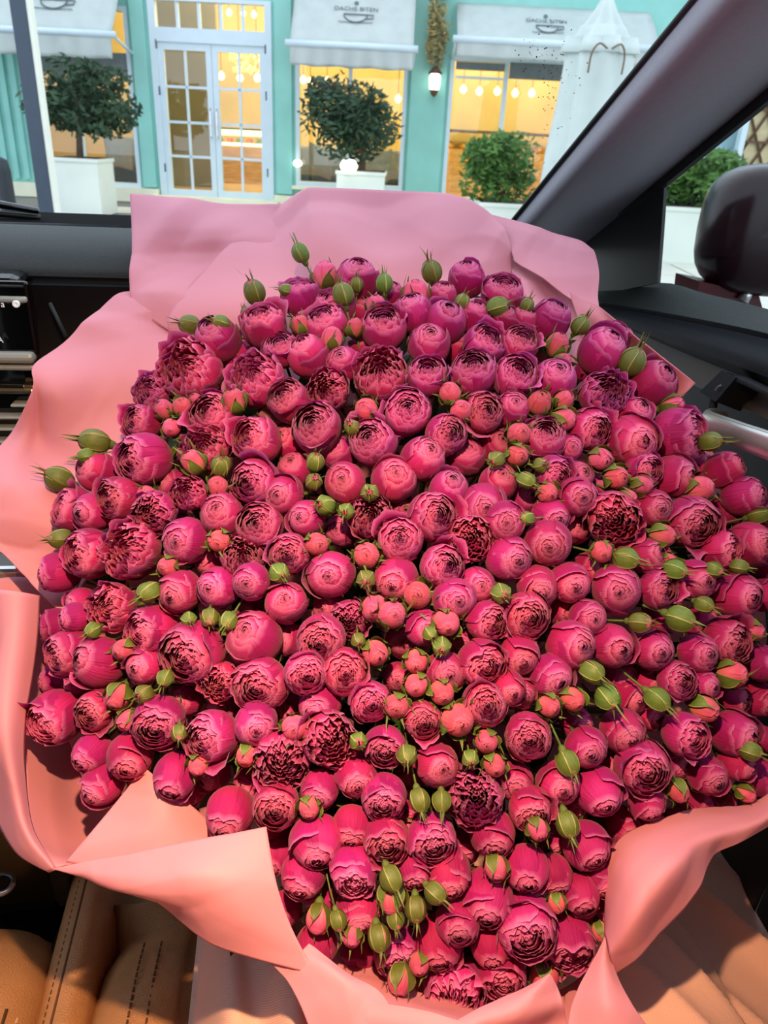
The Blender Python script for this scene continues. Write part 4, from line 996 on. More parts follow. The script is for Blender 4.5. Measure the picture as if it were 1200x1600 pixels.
# ================================================================ roses and buds
def petal_mat(name, stops, rim, transl=0.27, deep=1.0):
    m, nt, bs, out_ = _nt(name)
    N, L = nt.nodes, nt.links
    uv = N.new('ShaderNodeUVMap'); sp = N.new('ShaderNodeSeparateXYZ'); L.new(uv.outputs[0], sp.inputs[0])
    rp = N.new('ShaderNodeValToRGB')
    for i, (pos, col) in enumerate(stops):
        e = rp.color_ramp.elements[i] if i < 2 else rp.color_ramp.elements.new(pos)
        e.position = pos; e.color = (*s2l(*col), 1)
    # veins running along the petal
    cmb = N.new('ShaderNodeCombineXYZ'); mu = N.new('ShaderNodeMath'); mu.operation = 'MULTIPLY'; mu.inputs[1].default_value = 26
    mv = N.new('ShaderNodeMath'); mv.operation = 'MULTIPLY'; mv.inputs[1].default_value = 2.2
    oi = N.new('ShaderNodeObjectInfo')
    mw = N.new('ShaderNodeMath'); mw.operation = 'MULTIPLY'; mw.inputs[1].default_value = 50
    L.new(oi.outputs['Random'], mw.inputs[0])
    L.new(sp.outputs[0], mu.inputs[0]); L.new(sp.outputs[1], mv.inputs[0]); L.new(mu.outputs[0], cmb.inputs[0]); L.new(mv.outputs[0], cmb.inputs[1]); L.new(mw.outputs[0], cmb.inputs[2])
    no = N.new('ShaderNodeTexNoise'); no.inputs['Scale'].default_value = 1.0; no.inputs['Detail'].default_value = 3; L.new(cmb.outputs[0], no.inputs['Vector'])
    ad = N.new('ShaderNodeMath'); ad.operation = 'MULTIPLY_ADD'; ad.inputs[1].default_value = 0.30; ad.inputs[2].default_value = -0.15
    L.new(no.outputs['Fac'], ad.inputs[0])
    a2 = N.new('ShaderNodeMath'); a2.operation = 'ADD'; L.new(sp.outputs[1], a2.inputs[0]); L.new(ad.outputs[0], a2.inputs[1])
    L.new(a2.outputs[0], rp.inputs[0])
    # rim
    mr = N.new('ShaderNodeMapRange'); mr.inputs['From Min'].default_value = 0.9; mr.inputs['From Max'].default_value = 1.0; L.new(sp.outputs[1], mr.inputs['Value'])
    mx = N.new('ShaderNodeMix'); mx.data_type = 'RGBA'
    L.new(mr.outputs[0], mx.inputs['Factor']); L.new(rp.outputs[0], mx.inputs['A']); mx.inputs['B'].default_value = (*s2l(*rim), 1)
    # every flower has its own tint
    at_ = N.new('ShaderNodeAttribute'); at_.attribute_type = 'OBJECT'; at_.attribute_name = 'tint'
    hs = N.new('ShaderNodeHueSaturation'); L.new(mx.outputs['Result'], hs.inputs['Color'])
    h1 = N.new('ShaderNodeMapRange'); h1.inputs['To Min'].default_value = 0.482; h1.inputs['To Max'].default_value = 0.515; L.new(at_.outputs['Fac'], h1.inputs['Value']); L.new(h1.outputs[0], hs.inputs['Hue'])
    h2 = N.new('ShaderNodeMapRange'); h2.inputs['To Min'].default_value = 0.82 * deep; h2.inputs['To Max'].default_value = 1.12 * deep; L.new(oi.outputs['Random'], h2.inputs['Value']); L.new(h2.outputs[0], hs.inputs['Value'])
    L.new(hs.outputs[0], bs.inputs['Base Color'])
    bs.inputs['Roughness'].default_value = 0.62; bs.inputs['Specular IOR Level'].default_value = 0.22
    bs.inputs['Sheen Weight'].default_value = 0.15
    bp = N.new('ShaderNodeBump'); bp.inputs['Strength'].default_value = 0.5; bp.inputs['Distance'].default_value = 0.0015
    L.new(no.outputs['Fac'], bp.inputs['Height']); L.new(bp.outputs[0], bs.inputs['Normal'])
    tl = N.new('ShaderNodeBsdfTranslucent'); L.new(hs.outputs[0], tl.inputs['Color'])
    ms = N.new('ShaderNodeMixShader'); ms.inputs[0].default_value = transl
    L.new(bs.outputs[0], ms.inputs[1]); L.new(tl.outputs[0], ms.inputs[2]); L.new(ms.outputs[0], out_.inputs[0])
    return m
M_pet_o = petal_mat('outer_petal', [(0.0, (180, 160, 100)), (0.14, (208, 92, 120)), (0.42, (190, 46, 118)), (0.78, (170, 22, 108))], (216, 112, 176))
M_pet_i = petal_mat('inner_petal', [(0.0, (158, 20, 72)), (0.3, (168, 20, 88)), (0.6, (182, 28, 106)), (0.9, (198, 46, 130))], (232, 130, 184))
M_bud_p = petal_mat('bud_petal', [(0.0, (190, 190, 90)), (0.2, (228, 160, 122)), (0.5, (234, 130, 142)), (0.85, (222, 90, 132))], (232, 120, 160))
def sepal_mat():
    m, nt, bs, out_ = _nt('green_sepal')
    N, L = nt.nodes, nt.links
    uv = N.new('ShaderNodeUVMap'); sp = N.new('ShaderNodeSeparateXYZ'); L.new(uv.outputs[0], sp.inputs[0])
    m1 = N.new('ShaderNodeMath'); m1.operation = 'MULTIPLY_ADD'; m1.inputs[1].default_value = 2; m1.inputs[2].default_value = -1; L.new(sp.outputs[0], m1.inputs[0])
    m2 = N.new('ShaderNodeMath'); m2.operation = 'ABSOLUTE'; L.new(m1.outputs[0], m2.inputs[0])
    no = N.new('ShaderNodeTexNoise'); no.inputs['Scale'].default_value = 9; L.new(uv.outputs[0], no.inputs['Vector'])
    rp = N.new('ShaderNodeValToRGB'); rp.color_ramp.elements[0].color = (*s2l(66, 90, 32), 1); rp.color_ramp.elements[1].color = (*s2l(116, 134, 52), 1)
    L.new(no.outputs['Fac'], rp.inputs[0])
    mr = N.new('ShaderNodeMapRange'); mr.inputs['From Min'].default_value = 0.86; mr.inputs['From Max'].default_value = 1.0; L.new(m2.outputs[0], mr.inputs['Value'])
    mx = N.new('ShaderNodeMix'); mx.data_type = 'RGBA'; L.new(mr.outputs[0], mx.inputs['Factor']); L.new(rp.outputs[0], mx.inputs['A']); mx.inputs['B'].default_value = (*s2l(188, 184, 118), 1)
    hs = N.new('ShaderNodeHueSaturation'); L.new(mx.outputs['Result'], hs.inputs['Color'])
    at_ = N.new('ShaderNodeAttribute'); at_.attribute_type = 'OBJECT'; at_.attribute_name = 'tint'
    h1 = N.new('ShaderNodeMapRange'); h1.inputs['To Min'].default_value = 0.47; h1.inputs['To Max'].default_value = 0.53; L.new(at_.outputs['Fac'], h1.inputs['Value']); L.new(h1.outputs[0], hs.inputs['Hue'])
    h2 = N.new('ShaderNodeMapRange'); h2.inputs['To Min'].default_value = 0.7; h2.inputs['To Max'].default_value = 1.1; L.new(at_.outputs['Fac'], h2.inputs['Value']); L.new(h2.outputs[0], hs.inputs['Value'])
    L.new(hs.outputs[0], bs.inputs['Base Color']); bs.inputs['Roughness'].default_value = 0.55
    return m
M_sepal = sepal_mat()
M_stem = mat('rose_stem', s2l(88, 112, 52), 0.6, var=0.2, scale=60)
M_rleaf = mat('rose_leaf', s2l(48, 78, 36), 0.5, var=0.35, scale=60, trans=0.15)

def petal(b, R, phi1, W, az, ztop=None, ruf=0.03, lip=0.0, nu=11, nv=11, seed=0, notch=0.0, lean=0.0, edge=0.10, dent=0.02, spiral=0.02, tip=0.0):
    r = np.random.RandomState(seed)
    ph = r.uniform(0, 6.28, 6)
    h = 1.06
    if ztop is not None: h = ztop / (R * (1 - math.cos(phi1)))
    P = []
    for i in range(nv):
        t = i / (nv - 1); row = []
        for j in range(nu):
            a = -1 + 2 * j / (nu - 1)
            te = t * (1 - edge * abs(a) ** 2.5 - notch * math.exp(-(a / 0.18) ** 2) * t ** 3)
            te *= 1 + t ** 4 * ruf * 0.9 * (math.sin(7 * a + ph[0]) + 0.6 * math.sin(13 * a + ph[1]))
            te *= 1 + tip * t ** 3 * math.exp(-(a / 0.22) ** 2)
            phi = phi1 * te
            w = W * (0.35 + 0.65 * min(1, t / 0.35)) * (1 - 0.10 * t ** 6)
            th = az + a * w
            rho = R * math.sin(phi); z = R * h * (1 - math.cos(phi))
            rho *= 1 + ruf * t ** 5 * (1.2 * math.sin(5 * a + ph[2]) + 0.9 * math.sin(11 * a + ph[3])) + dent * math.sin(2.3 * a + 2.5 * t + ph[4]) * t
            rho += R * (lip * max(0, (te - 0.78) / 0.22) ** 2 + lean * t ** 2) + R * spiral * a * min(1, 2 * t)   # one edge lies over the next petal
            row.append((rho * math.cos(th), rho * math.sin(th), z - 1.0))
        P.append(row)
    b.grid(P)
    return b
def ring_calyx(seed):
    b = MB(); r = random.Random(seed)
    b.lathe([(0.001, -1.24), (0.12, -1.22), (0.19, -1.12), (0.17, -1.0), (0.22, -0.97)], 10)
    for k in range(5):
        az = k * 1.2566 + 0.3; P = []
        down = r.uniform(-0.1, 0.35)
        for i in range(8):
            t = i / 7; L_ = 0.9 * t
            rho = 0.16 + L_ * (0.85 + 0.1 * down); z = -1.0 + 0.32 * L_ ** 1.6 - down * L_ ** 1.5 * 0.8
            w = 0.17 * (1 - t) ** 0.8 + 0.012
            c, s_ = math.cos(az), math.sin(az)
            P.append([(rho * c - q * w * s_, rho * s_ + q * w * c, z + 0.04 * abs(q)) for q in (-1, 0, 1)])
        b.grid(P)
    return b.mesh('calyx')
def stem_mesh(L_):
    return MB().tube([(0, 0, -1.2), (0.03, 0.02, -1.2 - L_ * 0.5), (0.0, 0.0, -1.2 - L_)], [0.085, 0.075, 0.08], 6).mesh('stem')
ROSEV = {'O': [], 'H': [], 'C': []}
vs = random.Random(99)
CALYX = [ring_calyx(k) for k in range(3)]; STEM = [stem_mesh(3.2)]
for me in CALYX: me.materials.append(M_sepal)
for me in STEM: me.materials.append(M_stem)
def smooth_me(me): me.polygons.foreach_set('use_smooth', [True] * len(me.polygons)); me.update()
for me in CALYX + STEM: smooth_me(me)
for kind, count in (('O', 4), ('H', 6), ('C', 5)):
    for vv in range(count):
        outer = []
        sd = vs.randrange(10000)
        n_out = 5
        loose = vs.randrange(n_out)
        for k in range(n_out):
            b = MB(); az = k * 2.513 + vs.uniform(-.15, .15)     # 2/5 phyllotaxis
            lay = 1.0 - 0.026 * k; tp = vs.choice([0, .04, .07, .1])
            lp = vs.uniform(0.22, 0.42) if k == loose else vs.uniform(0.0, 0.10); le = vs.uniform(0.05, 0.16) if k == loose else 0.0
            if kind == 'O': petal(b, lay, math.radians(vs.uniform(100, 124)), 0.84, az, None, 0.03, lp * .5, 15, 13, sd + k, lean=le * .4, dent=0.04, spiral=0.05, tip=tp)
            elif kind == 'H': petal(b, lay, math.radians(vs.uniform(112, 142)), 0.95, az, None, 0.025, lp, 15, 13, sd + k, notch=vs.choice([0, 0, .05]), lean=le, edge=0.08, dent=0.045, spiral=0.055, tip=tp)
            else: petal(b, lay, math.radians(vs.uniform(118, 158)), 1.05, az, None, 0.018, lp * .8, 15, 13, sd + k, lean=le * .7, edge=0.07, dent=0.045, spiral=0.055, tip=tp * .6)
            me = b.mesh('outer_petal'); me.materials.append(M_pet_o); smooth_me(me); outer.append(me)
        b = MB()
        # each layer: belly radius, mouth radius, petals, half width, height of the rim
        if kind == 'O':
            layers = [(0.95, .84, 5, 0.8, 1.46), (0.86, .72, 5, 0.75, 1.50), (0.75, .61, 6, 0.65, 1.47), (0.63, .50, 6, 0.65, 1.43), (0.51, .40, 6, 0.65, 1.38), (0.39, .29, 5, 0.75, 1.34), (0.26, .18, 4, 0.9, 1.32), (0.13, .07, 3, 1.1, 1.32)]
            rf, eg = 0.075, 0.08
        elif kind == 'H':
            layers = [(0.97, .70, 4, 1.0, 1.68), (0.93, .62, 4, 1.0, 1.70), (0.85, .54, 4, 0.95, 1.69), (0.76, .46, 4, 0.95, 1.68), (0.66, .38, 4, 0.95, 1.67), (0.55, .30, 3, 1.15, 1.66), (0.44, .22, 3, 1.15, 1.66), (0.33, .14, 3, 1.2, 1.67), (0.22, .08, 2, 1.7, 1.68), (0.12, .03, 2, 1.7, 1.68)]
            rf, eg = 0.03, 0.05
        else:
            layers = [(0.975, .46, 4, 1.1, 1.90), (0.95, .38, 3, 1.25, 1.93), (0.88, .30, 3, 1.25, 1.95), (0.78, .23, 3, 1.25, 1.96), (0.66, .17, 3, 1.25, 1.97), (0.52, .11, 3, 1.25, 1.98), (0.36, .06, 2, 1.75, 1.98), (0.2, .02, 2, 1.75, 1.99)]
            rf, eg = 0.012, 0.035
        for li, (R, mo, n, Wd, zt) in enumerate(layers):
            o0 = vs.uniform(0, 6.28)
            for k in range(n):
                Rk = R * vs.uniform(0.97, 1.02); mk = min(0.97, mo / R * vs.uniform(.85, 1.15))
                petal(b, Rk, math.pi - math.asin(mk), Wd * vs.uniform(.92, 1.1), o0 + k * 2 * math.pi / n + vs.uniform(-.2, .2), zt * vs.uniform(0.97, 1.03), rf, vs.uniform(0, .03), 11, 9, vs.randrange(10000), edge=eg)
        heart = b.mesh('inner_petals'); heart.materials.append(M_pet_i); smooth_me(heart)
        ROSEV[kind].append((outer, heart))
# buds: G = green, sepals wrapped to the tip; P = pink ball showing between the sepals
def bud_variant(kind, seed):
    r = random.Random(seed)
    b = MB(); H_ = 1.22 if kind == 'G' else 1.08
    for (R, mo, n_, Wd, zt) in ((0.94, .42, 3, 1.25, 1.93), (0.9, .28, 3, 1.25, 1.97), (0.8, .16, 3, 1.25, 2.0), (0.6, .07, 2, 1.75, 2.02), (0.3, .02, 2, 1.75, 2.03)):
        o0 = r.uniform(0, 6.28)
        for k in range(n_):
            petal(b, R * r.uniform(.97, 1.02), math.pi - math.asin(mo / R * r.uniform(.85, 1.15)), Wd, o0 + k * 6.283 / n_ + r.uniform(-.2, .2), zt * r.uniform(.97, 1.03), 0.015, 0.02, 11, 9, r.randrange(9999), edge=0.05)
    b.v = [(x, y, z * H_) for (x, y, z) in b.v]
    body = b.mesh('bud_petals'); body.materials.append(M_bud_p); smooth_me(body)
    seps = []
    for k in range(5):
        b = MB(); az = k * 1.2566 + r.uniform(-.1, .1); P = []
        tail = r.uniform(0.8, 1.9); curl = r.uniform(-0.15, 0.55); opn = 0.0 if kind == 'G' else r.uniform(0.02, 0.30)
        reach = r.uniform(0.95, 1.0) if kind == 'G' else r.uniform(0.58, 0.82)
        W = 0.80 if kind == 'G' else r.uniform(0.5, 0.66)
        sway = r.uniform(-.5, .5)
        for i in range(15):
            t = i / 14; row = []
            tb = min(1.0, t / 0.7); phi = math.radians(170) * reach * tb
            R = 1.0 + 0.02 * (k % 2) + opn * tb ** 2
            for j in range(5):
                a = -1 + 2 * j / 4
                if t <= 0.7:
                    w = W * (math.sin(math.pi * min(1, 0.12 + 0.62 * tb)) ** 0.7) * (1 - tb ** 5 * (0.35 if kind == 'G' else 0.7))
                    th = az + a * w / max(0.45, math.sin(phi) + 0.1) * 0.9
                    rho = R * math.sin(phi) * (1 + 0.07 * a * a) + 0.02 + (0.05 if a > 0.9 else 0); z = -H_ * 1.03 * math.cos(phi)
                    row.append((rho * math.cos(th), rho * math.sin(th), z))
                else:
                    s_ = (t - 0.7) / 0.3; phe = math.radians(170) * reach
                    r0 = (1.0 + opn) * math.sin(phe) + 0.02; z0 = -H_ * 1.03 * math.cos(phe)
                    w = 0.10 * (1 - s_) + 0.014
                    th = az + sway * s_
                    rho = r0 + curl * tail * s_ ** 1.4; z = z0 + tail * s_ * (0.8 if kind == 'G' else 0.45)
                    row.append((rho * math.cos(th) - a * w * math.sin(th), rho * math.sin(th) + a * w * math.cos(th), z))
            P.append(row)
        b.grid(P); me = b.mesh('sepal'); me.materials.append(M_sepal); smooth_me(me); seps.append(me)
    b = MB().lathe([(0.001, -1.75 * H_ / 1.2), (0.2, -1.72 * H_ / 1.2), (0.36, -1.45 * H_ / 1.2), (0.42, -1.15 * H_ / 1.2), (0.5, -0.95 * H_ / 1.2)], 10)
    b.tube([(0, 0, -1.6), (0.08, 0.05, -3.6), (0.0, 0.0, -6.5)], [0.13, 0.11, 0.11], 6)
    st_ = b.mesh('stem'); st_.materials.append(M_stem); smooth_me(st_)
    return body, seps, st_
BUDV = {'G': [bud_variant('G', k) for k in range(5)], 'P': [bud_variant('P', 40 + k) for k in range(5)]}

# where each one stands: picture x, y, radius, kind, and (if it looks elsewhere than outwards) its lean
FL = """
470 395 15 G -.35 -1|397 457 19 G -.25 -1|386 490 11 G -.4 -.9|297 508 17 G -1 -.3|345 505 14 G -.9 -.4|447 453 11 G -.9 -.2|341 532 36 C -.4 -.6
412 510 37 H -.1 -.7|297 580 52 O -.35 -.35|400 592 45 O -.2 -.4|372 560 28 D|440 547 29 H -.1 -.5|483 558 34 C|470 465 32 H 0 -.8|470 508 16 P -.2 -.9
508 432 22 P 0 -1|556 440 34 C .1 -.8|535 460 18 G -.2 -1|557 445 12 G 0 -1|523 480 32 H|600 443 15 G 0 -1|588 478 17 P .1 -.8|610 465 23 D|650 463 24 P 0 -.9
674 425 18 G -.2 -1|690 467 24 C|645 490 30 C|600 515 36 H 0 -.55|570 490 25 D|510 508 35 H|519 530 19 P .05 -.9|555 512 15 P 0 -.8|538 570 29 C -.1 -.4
595 585 46 O 0 -.35|670 540 34 C .05 -.5|668 590 33 H 0 -.5|695 505 33 C|570 545 23 D|729 437 29 C 0 -.8|722 472 13 G .2 -.9|785 460 33 H .2 -.7|777 478 17 G .9 -.2
823 477 12 G .3 -.9|740 497 25 C|787 500 21 C|815 505 24 C .3 -.7|858 503 32 C .3 -.7|907 508 16 G .5 -.8|870 540 20 P .2 -.8|878 565 14 P .8 -.3|757 540 33 H .2 -.4
810 540 32 H .2 -.5|939 550 38 C .4 -.6|740 583 38 H .05 -.35|805 590 37 H .15 -.4|865 595 34 C .2 -.3|912 580 15 D|960 525 22 C .5 -.7|987 565 23 G .5 -.9
1018 600 37 C .5 -.4|1016 573 18 D|1050 635 18 P .9 -.2|945 615 40 O .25 -.2|990 650 27 C .5 -.4|985 688 43 C .3 .1|1060 680 46 H .75 -.1|1110 690 18 G 1 0|1130 735 30 C .8 -.3
148 690 23 G -1 -.3|134 712 13 G -1 .15|93 748 22 G -.9 -.5|238 612 30 O -.4 -.3|223 660 30 H -.6 -.2|256 640 17 P -.4 -.5|268 668 16 P -.1 .2|285 637 17 P -.2 -.4|306 625 11 P -.1 -.5
225 717 43 H -.65 -.05|153 738 32 C -.6 -.3|187 778 35 H -.6 .0|230 775 17 P -.4 -.4|115 798 34 H -.8 -.2|148 800 32 C -.5 .1|240 800 36 O -.4 .1|95 842 18 G -1 .1|272 760 27 D
335 650 39 H -.3 -.35|366 627 20 P -.2 -.6|320 702 40 O -.2 -.3|402 687 38 H -.35 -.2|303 722 20 P -.4 -.6|345 728 18 G .1 -.5|340 760 18 P 0 -.3|296 770 29 O -.2 -.1
400 752 38 H -.35 .05|460 735 28 D|445 773 31 C -.3 0|347 805 35 C -.2 -.2|291 845 36 C -.35 .1|407 822 37 H -.2 -.15|452 628 34 H|495 670 40 H -.2 -.35|492 722 16 G 0 -.6
480 810 29 C|262 812 30 D|512 612 36 O -.1 -.35|573 640 20 P -.2 -.2|550 668 14 G -.2 -.4|637 645 39 H -.05 -.3|582 692 38 H -.1 -.25|530 710 30 D|697 678 35 H .25 -.1|660 718 35 C .2 -.3
540 755 34 C -.1 -.15|615 750 35 C .05 -.2|490 753 15 G .1 -.4|508 790 18 G -.3 -.2|541 799 15 G -.1 .2|578 770 16 G -.1 -.1|580 808 37 O 0 -.1|675 805 39 H .25 -.05|625 845 37 H .05 -.1
700 765 31 C .15 -.3|630 800 23 D|703 615 19 P 0 -.4|720 642 19 P .1 -.2|755 645 34 H .15 -.2|800 640 28 C .2 -.4|843 630 21 P .2 -.4|880 625 16 P .8 -.5|880 655 20 P .7 .1|810 678 20 P .2 -.1
850 685 35 H .1 -.35|922 670 34 H .4 -.1|890 700 22 C .2 -.1|775 700 32 D|775 718 15 G -.2 .2|808 712 19 P .3 0|845 727 14 G .3 0|822 750 15 G .7 .4|855 770 18 P .3 .2|865 740 30 H .4 .1
900 745 28 C|900 775 32 C .2 .1|938 717 19 P .4 .1|963 746 20 P .4 0|778 755 32 C .1 -.3|755 790 37 C .1 .0|790 815 32 C .1 .0|823 810 13 G -.6 .1|860 805 31 C .4 .1|728 715 31 D
735 840 37 O .05 .0|960 810 44 O .15 .05|855 848 37 C .1 .1|1005 735 30 H .5 -.1|1003 757 17 P .8 .2|980 777 15 P .8 .3|1050 745 34 C .5 -.1|1092 763 22 P .9 -.2|1020 795 30 C .3 0
1080 815 42 H .45 .15|1035 837 20 P .8 .15|1135 800 27 D|1160 775 32 C .7 -.2|1185 805 16 G 1 -.3|1125 860 34 H .8 .15|1170 850 36 C .6 0|978 873 20 G .9 .1|1010 870 28 C|1055 890 18 G .9 .2
1045 875 12 P .5 .2|1085 905 32 C .5 .1|1115 890 14 G .9 .2|1155 885 14 G .9 .2|963 920 39 C .15 .1|1028 920 32 H .4 .0|1150 930 36 C .6 .1|1190 930 25 D|1095 732 22 D|1195 880 27 D
95 895 30 C -.9 .1|140 865 40 H -.6 .1|205 860 47 O -.4 .0|262 885 17 P -.3 .1|233 925 19 G -.6 .3|128 942 25 C -.6 .1|175 950 40 O -.6 .05|118 965 23 C|237 985 42 H -.55 .1|110 1020 38 H -.7 .3
157 1035 40 C -.6 .0|193 1015 18 P -.5 .3|228 1040 30 C -.4 .2|145 985 14 G -.5 .4|185 1088 21 P -.3 .5|225 1085 17 G -.4 .3|258 1060 15 G -.3 .4|342 845 19 P 0 .1|380 870 38 O -.1 -.1|452 865 34 H -.05 0
436 895 18 G .2 .2|283 925 34 C -.35 .1|342 918 33 C -.3 .0|393 908 30 C -.1 .05|447 942 34 C -.05 -.1|390 955 22 D|295 968 14 G .1 .3|328 965 16 G -.1 .5|357 970 16 G -.3 .5|303 1018 50 H -.4 .25
397 1000 44 C -.2 -.15|450 1000 28 D|502 1000 41 H -.05 .15|407 1068 47 H -.1 .2|345 1065 33 O -.2 .2|495 850 20 P .1 .1|517 898 38 C -.05 .0|573 868 23 P 0 -.1|572 905 17 G 0 .1|620 905 36 C -.1 .2
690 885 37 H .25 .0|652 930 24 P -.05 .1|586 950 24 P -.05 .25|545 968 34 O -.1 .15|612 960 24 P .2 .1|697 973 23 P .1 .3|660 980 30 C .1 .1|672 990 13 G .2 .3|515 950 28 D|586 1020 22 P .2 .2
630 1000 30 D|560 1000 13 G 0 .3|540 1050 36 H 0 .1|478 1050 34 H .0 .2|650 1033 20 P 0 .3|690 1010 17 G .1 .3|650 1070 20 P 0 .2|622 1058 25 D|695 1050 34 C .1 .1|690 1082 21 P .1 .3|710 935 34 C .15 .0
793 872 36 C .35 .1|745 915 29 C|783 927 18 G .2 .2|840 915 33 C .15 .15|890 910 32 C .2 .2|920 890 28 D|760 970 32 H .45 .1|820 962 39 H .15 .2|918 965 30 C .3 .1|890 1007 38 C .35 .1
955 1008 33 C .4 .2|753 1035 38 H .35 .15|810 1022 33 C .1 .2|860 1055 34 C .3 .2|925 1050 20 G .6 .3|940 862 19 P .2 .2|795 1075 27 C|965 1055 28 D|1000 972 18 G .9 .05|1063 966 22 G .9 .4
1100 945 15 G .8 .3|1018 1015 32 C .35 .1|1090 1020 30 C .5 .1|1135 1000 36 H .6 .1|1175 985 18 P .9 .3|1057 1063 30 H .4 .1|1100 1070 24 C .6 .2|1143 1053 23 P .9 .2|1190 1035 28 C|1100 1107 22 P .8 .4
1027 1093 20 G .7 .6|972 1140 34 C .2 .3|1012 1115 26 D|1070 1148 36 H .5 .2|1145 1145 36 C .6 .2|1180 1090 28 D|1172 1172 17 G .9 .3|1192 1155 22 D|1003 1197 43 H .2 .25|1010 1250 28 C .15 .7
1060 1235 18 P .3 .8|1105 1210 30 C .5 .4|1150 1190 28 C|1190 1215 30 C|1120 1250 22 D|1165 1240 15 P .6 .5|88 1120 42 H -.5 .45|150 1110 32 H -.5 .2|200 1125 18 P -.3 .5|248 1127 43 H -.3 .3
145 1175 30 C -.4 .5|205 1180 36 C -.2 .5|162 1225 32 C -.5 .6|275 1210 34 C -.2 .6|332 1150 41 H -.45 .15|400 1130 34 C 0 .3|460 1137 22 P 0 .2|385 1180 18 P -.1 .5|440 1185 48 O 0 .2
395 1225 28 D|310 1195 17 P -.1 .6|280 1145 14 G 0 .6|432 1258 37 H 0 .25|360 1270 40 C -.2 .6|300 1235 22 D|515 1155 46 O .1 .2|500 1100 34 C|560 1158 16 G .1 .2|578 1095 34 H .1 .15
620 1103 21 P .0 .2|660 1125 32 H .05 .15|715 1125 28 P .1 .2|602 1165 32 H .1 .4|636 1180 18 G -.05 .5|683 1195 36 C .0 .1|555 1210 33 C 0 .4|500 1232 31 C 0 .5|600 1245 38 H 0 .45
655 1250 18 G .1 .8|690 1252 17 G .1 .8|483 1262 18 P 0 .6|550 1290 32 C 0 .6|603 1310 38 H 0 .5|675 1310 39 H 0 .5|495 1312 41 C -.05 .7|757 1100 36 H .1 .15|810 1080 28 C|857 1103 19 P .4 .4
895 1092 20 P .3 .3|950 1090 22 G .4 .5|825 1150 38 H .1 .25|760 1158 20 P 0 .2|735 1185 15 G 0 .3|773 1195 19 P .1 .4|742 1245 46 O .0 .2|805 1220 31 C .1 .3|872 1222 33 C .2 .4
888 1192 20 G .3 .8|915 1167 33 C .2 .3|900 1130 27 D|935 1235 37 C .15 .4|828 1262 34 H .1 .4|770 1300 37 C 0 .6|840 1295 18 P .1 .6|887 1288 20 G .2 .9|915 1320 36 C .3 .6
865 1310 26 D|970 1290 30 D|475 1365 36 C -.1 .7|553 1360 40 H 0 .75|612 1372 20 G .3 .9|612 1402 23 P 0 .9|560 1420 36 C 0 .6|497 1435 21 P 0 .9|528 1438 15 G .2 1|550 1462 17 P 0 .7
592 1465 20 G .1 1|618 1437 15 G .1 .8|495 1475 32 C|560 1490 27 D|620 1485 38 H 0 .6|650 1420 19 G 0 1|645 1355 32 C 0 .6|680 1395 18 G .6 .6|700 1360 36 C .1 .7|775 1355 20 P 0 .8
760 1400 42 C 0 .7|823 1355 36 C 0 .6|865 1365 31 C .1 .8|715 1440 34 C 0 .6|683 1470 40 C 0 .8|820 1445 50 H .15 .5|885 1470 45 H .2 .75|765 1475 31 C|785 1520 38 H .1 .65
710 1545 52 O 0 .55|655 1505 18 P 0 .6|625 1530 22 P 0 1|850 1520 25 P .1 1|870 1410 15 P 0 1|905 1395 31 C .1 .8|930 1420 24 D|938 1455 15 P .2 .9|940 1370 28 C .2 .7
"""
items = []
for tok in FL.replace('\n', '|').split('|'):
    q = tok.split()
    if not q: continue
    items.append([float(q[0]), float(q[1]), float(q[2]), q[3], (float(q[4]), float(q[5])) if len(q) > 4 else None])
# flowers half hidden in the gaps
fr_ = random.Random(5)
PX = np.array([[i[0], i[1], i[2]] for i in items])
tries = 0; nfill = 0
while tries < 9000 and nfill < 60:
    tries += 1
    a = fr_.uniform(0, 6.283); s_ = math.sqrt(fr_.random()) * 0.93
    u, v = DC[0] + DR[0] * s_ * math.cos(a), DC[1] + DR[1] * s_ * math.sin(a)
    if u > 1185 or (u < 530 and v > 1430) or (v > 1200 and u < 330) or (u < 190 and v > 1080) or (u > 940 and v > 1300) or (u < 430 and v > 1290): continue
    gap = np.min(np.hypot(PX[:, 0] - u, PX[:, 1] - v) - PX[:, 2] * 0.95)
    if gap > 9:
        items.append([u, v, 27.0, 'D', None]); PX = np.vstack([PX, [u, v, 24]]); nfill += 1
# stand them on the dome; then move neighbours apart along their own stems' depth
def dome(u, v):
    q = (np.array([u, v]) - DC) / DR; rho = min(1.0, np.hypot(*q))
    return domebase(u, v) - 0.085 * math.sqrt(max(0, 1 - rho ** 2))
n = len(items)
T = np.array([dome(i[0], i[1]) for i in items]); T0 = T.copy()
off = {'G': -0.012, 'P': -0.006, 'D': 0.028, 'C': 0.004, 'H': 0.0, 'O': 0.0}
T = T + np.array([off[i[3]] for i in items]); TH = T.copy()
DIR = np.array([CAM2W @ np.array([(i[0] - 600) / FPX, (i[1] - 800) / FPX, 1.0]) for i in items])
RW = np.array([i[2] for i in items]) / FPX * T0
for it in range(80):
    P = EYE + DIR * T[:, None]
    D = P[:, None] - P[None]; dist = np.linalg.norm(D, axis=2) + np.eye(n)
    need = 0.80 * (RW[:, None] + RW[None]); ov = np.clip(need - dist, 0, None); np.fill_diagonal(ov, 0)
    dT = T[:, None] - T[None]; sg = np.where(dT > 0, 1.0, np.where(dT < 0, -1.0, np.sign(np.arange(n)[:, None] - np.arange(n)[None])))
    T = T + 0.22 * (ov * sg).sum(1) - 0.06 * (T - TH)
    T = np.clip(T, TH - 0.02, TH + 0.045)
